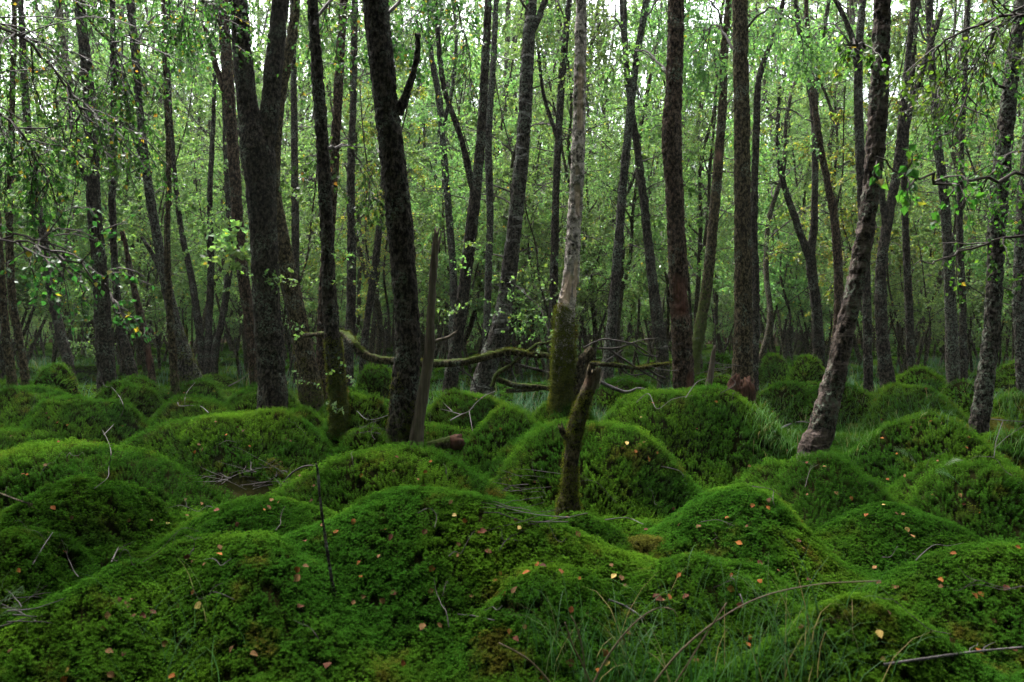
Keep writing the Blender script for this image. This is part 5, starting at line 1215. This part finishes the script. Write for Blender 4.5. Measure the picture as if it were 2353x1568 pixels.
p = patch(rng, 260, (1925, 965, 2000, 1040)); blades(rng, p, rng.uniform(.06, .15, 260), rng.uniform(.003, .006, 260), 1.3, M['grass_bright'], 'grass', 'bright grass just right of the leaning birch')
p = patch(rng, 500, (1960, 900, 2353, 985)); blades(rng, p, rng.uniform(.06, .16, 500), rng.uniform(.003, .006, 500), 1.3, M['grass'], 'grass', 'grass around the large round mound behind the leaning birch')
p = patch(rng, 180, (2290, 930, 2353, 1050)); blades(rng, p, rng.uniform(.07, .18, 180), rng.uniform(.003, .006, 180), 1.2, M['grass_bright'], 'grass', 'bright grass at the right edge by the rightmost birch')
n = 15000; y = np.sqrt(rng.uniform(81, 500, n)); x = rng.uniform(-1, 1, n) * (.68 * y + 1); m = n2(x * .5, y * .5, 33, 2) > .46; x, y = x[m], y[m]
z = H(x, y); m = z - ground_z(x, y) < .06; p = np.stack([x, y, z], 1)[m]; n = len(p)
blades(rng, p, rng.uniform(.15, .38, n), rng.uniform(.006, .014, n), 1.3, M['grass_blue'], 'grass', 'bluish grass filling the far hollows between the hummocks', P=4)
n = 2600; y = rng.uniform(7.2, 10.5, n); x = DX(rng.uniform(1180, 1560, n), y); z = H(x, y); m = z - ground_z(x, y) < .1; p = np.stack([x, y, z], 1)[m]; n = len(p)
blades(rng, p, rng.uniform(.14, .32, n), rng.uniform(.004, .008, n), 1.4, M['grass_blue'], 'grass', 'bluish grass behind the fallen branch', P=4)
for k, (lab, pts, w, mt) in enumerate([
 ('long arching straw stalk sweeping right over the near grass', [(1440, 1680), (1490, 1590), (1560, 1500), (1650, 1425), (1750, 1372), (1880, 1343), (2025, 1335)], 6, 'straw'),
 ('second straw stalk, bent over at its tip', [(1330, 1640), (1390, 1520), (1450, 1440), (1505, 1400), (1545, 1400), (1560, 1425)], 5, 'straw'),
 ('straight straw stalk leaning left at the bottom centre', [(1370, 1600), (1340, 1530), (1315, 1480), (1298, 1430)], 4, 'straw'),
 ('straw stalk slanting left across the bottom centre', [(1290, 1600), (1230, 1530), (1190, 1500), (1140, 1475)], 4, 'straw'),
 ('upright reddish straw stalk at the bottom centre', [(1345, 1560), (1340, 1500), (1325, 1440), (1312, 1415)], 4, 'straw'),
 ('straw stalk rising steeply inside the near right grass', [(1520, 1620), (1590, 1510), (1640, 1430), (1670, 1385)], 4, 'straw')]):
    o = empty('grass_stalk', tuple(P3(pts[0][0], pts[0][1], 2.1)), lab, 'stalk', 'dry stalks in the near grass')
    limb(o, 'stem', [(a, b, w * (1 - .1 * i)) for i, (a, b) in enumerate(pts)], 2.1, M[mt], 0, 6, .0004, 260 + k)

def fern(label, fronds, Y, seed):
    rng = R(seed); root = None
    for (x0, y0, x1, y1) in fronds:
        a, b = P3(x0, y0, Y), P3(x1, y1, Y - .06); L = np.linalg.norm(b - a)
        if root is None: root = empty('fern', tuple(a), label, 'fern', 'small ferns')
        t = np.linspace(0, 1, 14)[:, None]; c = a + (b - a) * t + np.array([0, 0, 1.]) * (L * .22 * np.sin(np.pi * t * .8))
        g = Geo(); v, q = tubes(c[None], .0016, .0006, 4); g.add(v, f4=q, tint=.2)
        tg = nrm(np.gradient(c, axis=0)); s = nrm(np.cross(tg, np.array([0, -.5, 1.])))
        for sg in (-1, 1):
            ln = L * .30 * np.sin(np.pi * (.12 + .86 * t[1:, 0]) ** .8)
            pp = c[1:]; dd = nrm(s[1:] * sg + tg[1:] * .5 + rng.normal(0, .08, (13, 3)))
            for fr, sz in ((.0, .55), (.3, .5), (.55, .45), (.75, .35)):          # pinnules along each pinna
                o = pp + dd * (ln * fr)[:, None]; nn = nrm(np.cross(dd, s[1:] + .01)); w2 = nrm(tg[1:] * .8 + dd * .5)
                for s2 in (1, -1):
                    e = o + (w2 * s2 * .35 + dd * .5) * (ln * sz * .6)[:, None]; f_ = o + dd * (ln * .28)[:, None]
                    vv = np.stack([o, e, f_], 1).reshape(-1, 3); g.add(vv, f3=np.arange(39).reshape(-1, 3), tint=rng.uniform(.2, 1))
        link('frond', g.mesh('frond', M['fern'], np.array(root.location), False), root)
fern('small fern at the left edge above the pale stick', [(-15, 1400, 28, 1325), (-10, 1400, 55, 1378), (-5, 1420, 40, 1420)], 2.75, 81)
fern('little fern frond on the mound at the right, the upper one', [(2110, 1070, 2052, 1046)], 4.05, 82)
fern('little fern frond at the right, below the upper one', [(2205, 1112, 2150, 1098)], 3.95, 83)
fern('little fern frond at the right, nearest the edge', [(2170, 1070, 2215, 1064)], 4.0, 84)

# ------------------------------------------------------------------ fallen leaves, each its own object
def litter_mesh(seed):
    rng = R(seed); n = 7; t = np.linspace(0, 1, n); w = .40 * np.sin(np.pi * t ** .75) ** .9 * (1 + rng.normal(0, .05, n)); w[0] = .02; w[-1] = 0.01
    curl, cup, tw = rng.uniform(-.9, 1.2), rng.uniform(.1, .75), rng.normal(0, .35)
    v = []
    for k in range(n):
        zc = .22 * curl * (t[k] - .5) ** 2; a = tw * (t[k] - .5)
        for s in (-1, 0, 1):
            x = s * w[k]; z = zc + cup * abs(x) * .6 + rng.normal(0, .012)
            v.append((x * np.cos(a) - z * np.sin(a) * .3, t[k] - .5, z * np.cos(a) + x * np.sin(a)))
    i = np.arange(n * 3).reshape(n, 3); f = np.stack([i[:-1, :-1], i[:-1, 1:], i[1:, 1:], i[1:, :-1]], -1).reshape(-1, 4)
    sv, sq = tubes(np.array([[(0, -.5, 0), (.02, -.62, .03), (.03, -.75, .02)]]), .018, .012, 3)
    return np.array(v), f, sv, sq
LIT = {}
for mt in ('tan', 'orange', 'brown', 'yellow'):
    LIT[mt] = []
    for k in range(5):
        v, f, sv, sq = litter_mesh(700 + k); g = Geo(); g.add(v, f4=f); g.add(sv, f4=sq); LIT[mt].append(g.mesh('fallen_leaf', M['litter_' + mt]))
LSET = [(455, 1392, 'yellow', 1.15), (682, 1323, 'tan', 1.2), (290, 1398, 'tan', 1.1), (352, 1413, 'brown', 1.1), (503, 1275, 'orange', 1), (505, 1256, 'tan', .9), (445, 1286, 'tan', .8), (410, 1401, 'tan', .9), (470, 1296, 'tan', .7),
 (878, 1378, 'tan', .9), (583, 1499, 'tan', 1.2), (1183, 1345, 'tan', 1.1), (990, 1315, 'orange', 1.2), (1122, 1270, 'brown', 1.3), (1110, 1222, 'brown', 1.2), (880, 1213, 'orange', 1.3), (812, 1187, 'orange', 1.1), (600, 1163, 'tan', .9), (618, 1160, 'brown', 1.1), (497, 1167, 'brown', 1.2),
 (975, 1225, 'brown', 1.1), (1247, 1298, 'brown', 1.2), (1288, 1312, 'orange', 1.1), (1428, 1326, 'tan', 1.1), (1438, 1340, 'tan', 1.0), (1575, 1372, 'brown', 1.25), (1515, 1370, 'brown', 1.1), (1537, 1368, 'orange', 1), (1748, 1288, 'brown', 1.2), (1605, 1205, 'tan', 1.1), (1672, 1185, 'orange', 1),
 (2190, 1270, 'orange', .9), (130, 1270, 'brown', 1.2), (105, 1073, 'tan', 1.1), (545, 1205, 'brown', .9), (905, 1360, 'brown', 1.1), (835, 1372, 'tan', .8), (1010, 1432, 'tan', .9), (925, 1520, 'orange', .9), (752, 1527, 'brown', 1.1), (1068, 1202, 'orange', .9), (1160, 1355, 'orange', .8), (1100, 1215, 'orange', .9),
 (1330, 1328, 'orange', .7), (1405, 1300, 'tan', .7), (1475, 1243, 'yellow', .8), (1680, 1322, 'orange', .7), (1790, 1310, 'tan', .9), (2085, 1215, 'tan', 1), (2040, 1100, 'orange', .9), (2075, 1180, 'tan', .8), (1990, 1180, 'orange', 1), (1895, 1075, 'tan', .8), (560, 990, 'brown', 1.5), (465, 1030, 'tan', .9), (520, 1000, 'orange', .8),
 (1440, 1015, 'yellow', 1.1), (1470, 1020, 'yellow', 1), (1490, 1055, 'orange', 1.3), (1500, 925, 'orange', .9), (1645, 925, 'orange', 1), (1150, 985, 'orange', .9), (690, 1090, 'brown', 1), (720, 1110, 'brown', .9), (905, 1085, 'brown', .9), (1035, 1150, 'tan', .9), (960, 1100, 'tan', .8), (165, 1200, 'tan', .8), (295, 1195, 'tan', .9), (1480, 1180, 'orange', .8),
 (2010, 1300, 'tan', .9), (2240, 1370, 'orange', 1), (1560, 1330, 'orange', .8), (1700, 1400, 'brown', 1), (1390, 1500, 'orange', 1), (1310, 1520, 'brown', 1.1), (870, 1270, 'tan', .8), (660, 1270, 'tan', .7), (740, 1205, 'tan', .8), (700, 1240, 'brown', .8)]
rng = R(55)
SHORT = dict(zip(range(1, 24), ['the broad near middle mound', 'the bright near left swell', 'the ridge below the twig hollow', 'the bottom left shoulder', 'the small round left mound', 'the wide left edge mound', 'the steep mound above the twig hollow',
 'the dark fronted far left mound', 'the flat left edge mound', 'the mound before the thickest trunk', 'the mound behind the broken stump', 'the tallest mound', 'the right near mound with dark front', 'the mound at the leaning birch foot',
 'the long slope below the leaning birch', 'the mound between the two right birches', 'the fern mound at the right edge', 'the flat topped mound behind near grass', 'the bottom right bank', 'the small mound before the stump', 'the left edge hump', 'the slope beside the half-buried stick', 'the bank among bottom right grass']))
WHERE = ['on the bottom left moss', 'on the near middle moss', 'on the near right moss', 'on the mounds of the left middle distance', 'on the mounds of the central middle distance', 'on the mounds of the right middle distance']
COLN = {'tan': 'pale tan', 'orange': 'orange', 'brown': 'dark brown', 'yellow': 'yellow'}
for k in range(205):
    yy = 890 + 670 * rng.uniform() ** 1.35
    LSET.append((rng.uniform(5, 2345), yy, rng.choice(['tan', 'orange', 'brown', 'yellow'], p=[.34, .36, .25, .05]), rng.uniform(.65, 1.1)))
for k, (dx, dy, mt, s) in enumerate(LSET):
    p = hit(dx, dy, .042); nn = gnormal(p[:1], p[1:2])[0]; z0 = H1(p[0], p[1])
    nn = nrm(nn * .8 + np.array([0, -.25, .3]) + rng.normal(0, .42, 3))
    me = LIT[mt][k % 5]; o = link('fallen_leaf', me, None, (p[0], p[1], z0 + .030 + .010 * rng.uniform()))
    o.rotation_euler = axis_euler(nn[None], np.array([rng.uniform(0, 6.283)]))[0]; sc = .0245 * s * rng.uniform(.9, 1.12); o.scale = (sc, sc, sc)
    w = (0 if dx < 784 else (1 if dx < 1568 else 2)) + (0 if p[1] < 4.1 else 3)
    lab = '%s fallen leaf lying %s' % (COLN[mt], WHERE[w])
    top = [(dome_z(d_, p[:1], p[1:2])[0], i_) for i_, d_ in enumerate(domes) if abs(p[0] - d_[0]) < d_[2] * 1.3 and abs(p[1] - d_[1]) < d_[3] * 1.3]
    if top and max(top)[0] > z0 - .02 and max(top)[1] + 1 in SHORT: lab = '%s fallen leaf on %s' % (COLN[mt], SHORT[max(top)[1] + 1])
    if k == 0: lab = 'bright yellow birch leaf lying on the near left moss swell'
    tag(o, lab, 'fallen leaf', 'leaves: ' + lab)

# hair-thin dead twigs strewn over the moss
rng = R(66)
for k in range(46):
    dx, dy = rng.uniform(20, 2330), 900 + 560 * rng.uniform() ** 1.2
    p = hit(dx, dy, .04); a = rng.uniform(0, np.pi); ln = rng.uniform(.08, .26)
    d = np.array([np.cos(a), .7 * np.sin(a), 0.]); n_ = 6
    c = p + d * (np.linspace(-.5, .5, n_) * ln)[:, None] + np.cumsum(rng.normal(0, .006, (n_, 3)), 0)
    c[:, 2] = H(c[:, 0], c[:, 1]) + .036 + rng.uniform(0, .03) + .012 * rng.normal(0, 1, n_)
    top = [(dome_z(d_, p[:1], p[1:2])[0], i_) for i_, d_ in enumerate(domes) if abs(p[0] - d_[0]) < d_[2] * 1.3 and abs(p[1] - d_[1]) < d_[3] * 1.3]
    wh = SHORT.get(max(top)[1] + 1, None) if top else None
    lab = 'hair-thin dead twig on ' + (wh or ('the moss ' + where(p[0], p[1])))
    o = empty('twig', tuple(p), lab, 'twig', 'twigs: ' + lab)
    v, q = tubes(catmull(c, 3)[None], rng.uniform(.0011, .0022), .0006, 5); g = Geo(); g.add(v, f4=q); link('stem', g.mesh('stem', M['twig_pale'] if k % 3 == 0 else M['twig'], p), o)
    if k % 2:
        b = grow(rng, c[3:4], (d * .5 + rng.normal(0, .5, 3))[None], np.array([ln * .4]), 5, 0, .2); v, q = tubes(b, .0011, .0005, 4); g = Geo(); g.add(v, f4=q); link('fork', g.mesh('fork', M['twig'], p), o)

# ------------------------------------------------------------------ woodland air
def haze_box(lo, hi, dens):
    x0, y0, z0 = lo; x1, y1, z1 = hi
    v = [(x0, y0, z0), (x1, y0, z0), (x1, y1, z0), (x0, y1, z0), (x0, y0, z1), (x1, y0, z1), (x1, y1, z1), (x0, y1, z1)]
    f = [(0, 3, 2, 1), (4, 5, 6, 7), (0, 1, 5, 4), (1, 2, 6, 5), (2, 3, 7, 6), (3, 0, 4, 7)]
    m, n, l = newmat('haze_air')
    vol = n.new('ShaderNodeVolumePrincipled'); vol.inputs['Color'].default_value = (.90, .97, .90, 1); vol.inputs['Density'].default_value = dens
    vol.inputs['Anisotropy'].default_value = .3
    o = n.new('ShaderNodeOutputMaterial'); l.new(vol.outputs[0], o.inputs['Volume'])
    return tag(link('haze', raw_mesh('haze', v, [np.array(f)], m, smooth=False)), 'thin pale woodland haze between the trunks', 'haze', kind='stuff')
haze_box((-410, -410, -1.5), (410, 510, 28.), .0004)
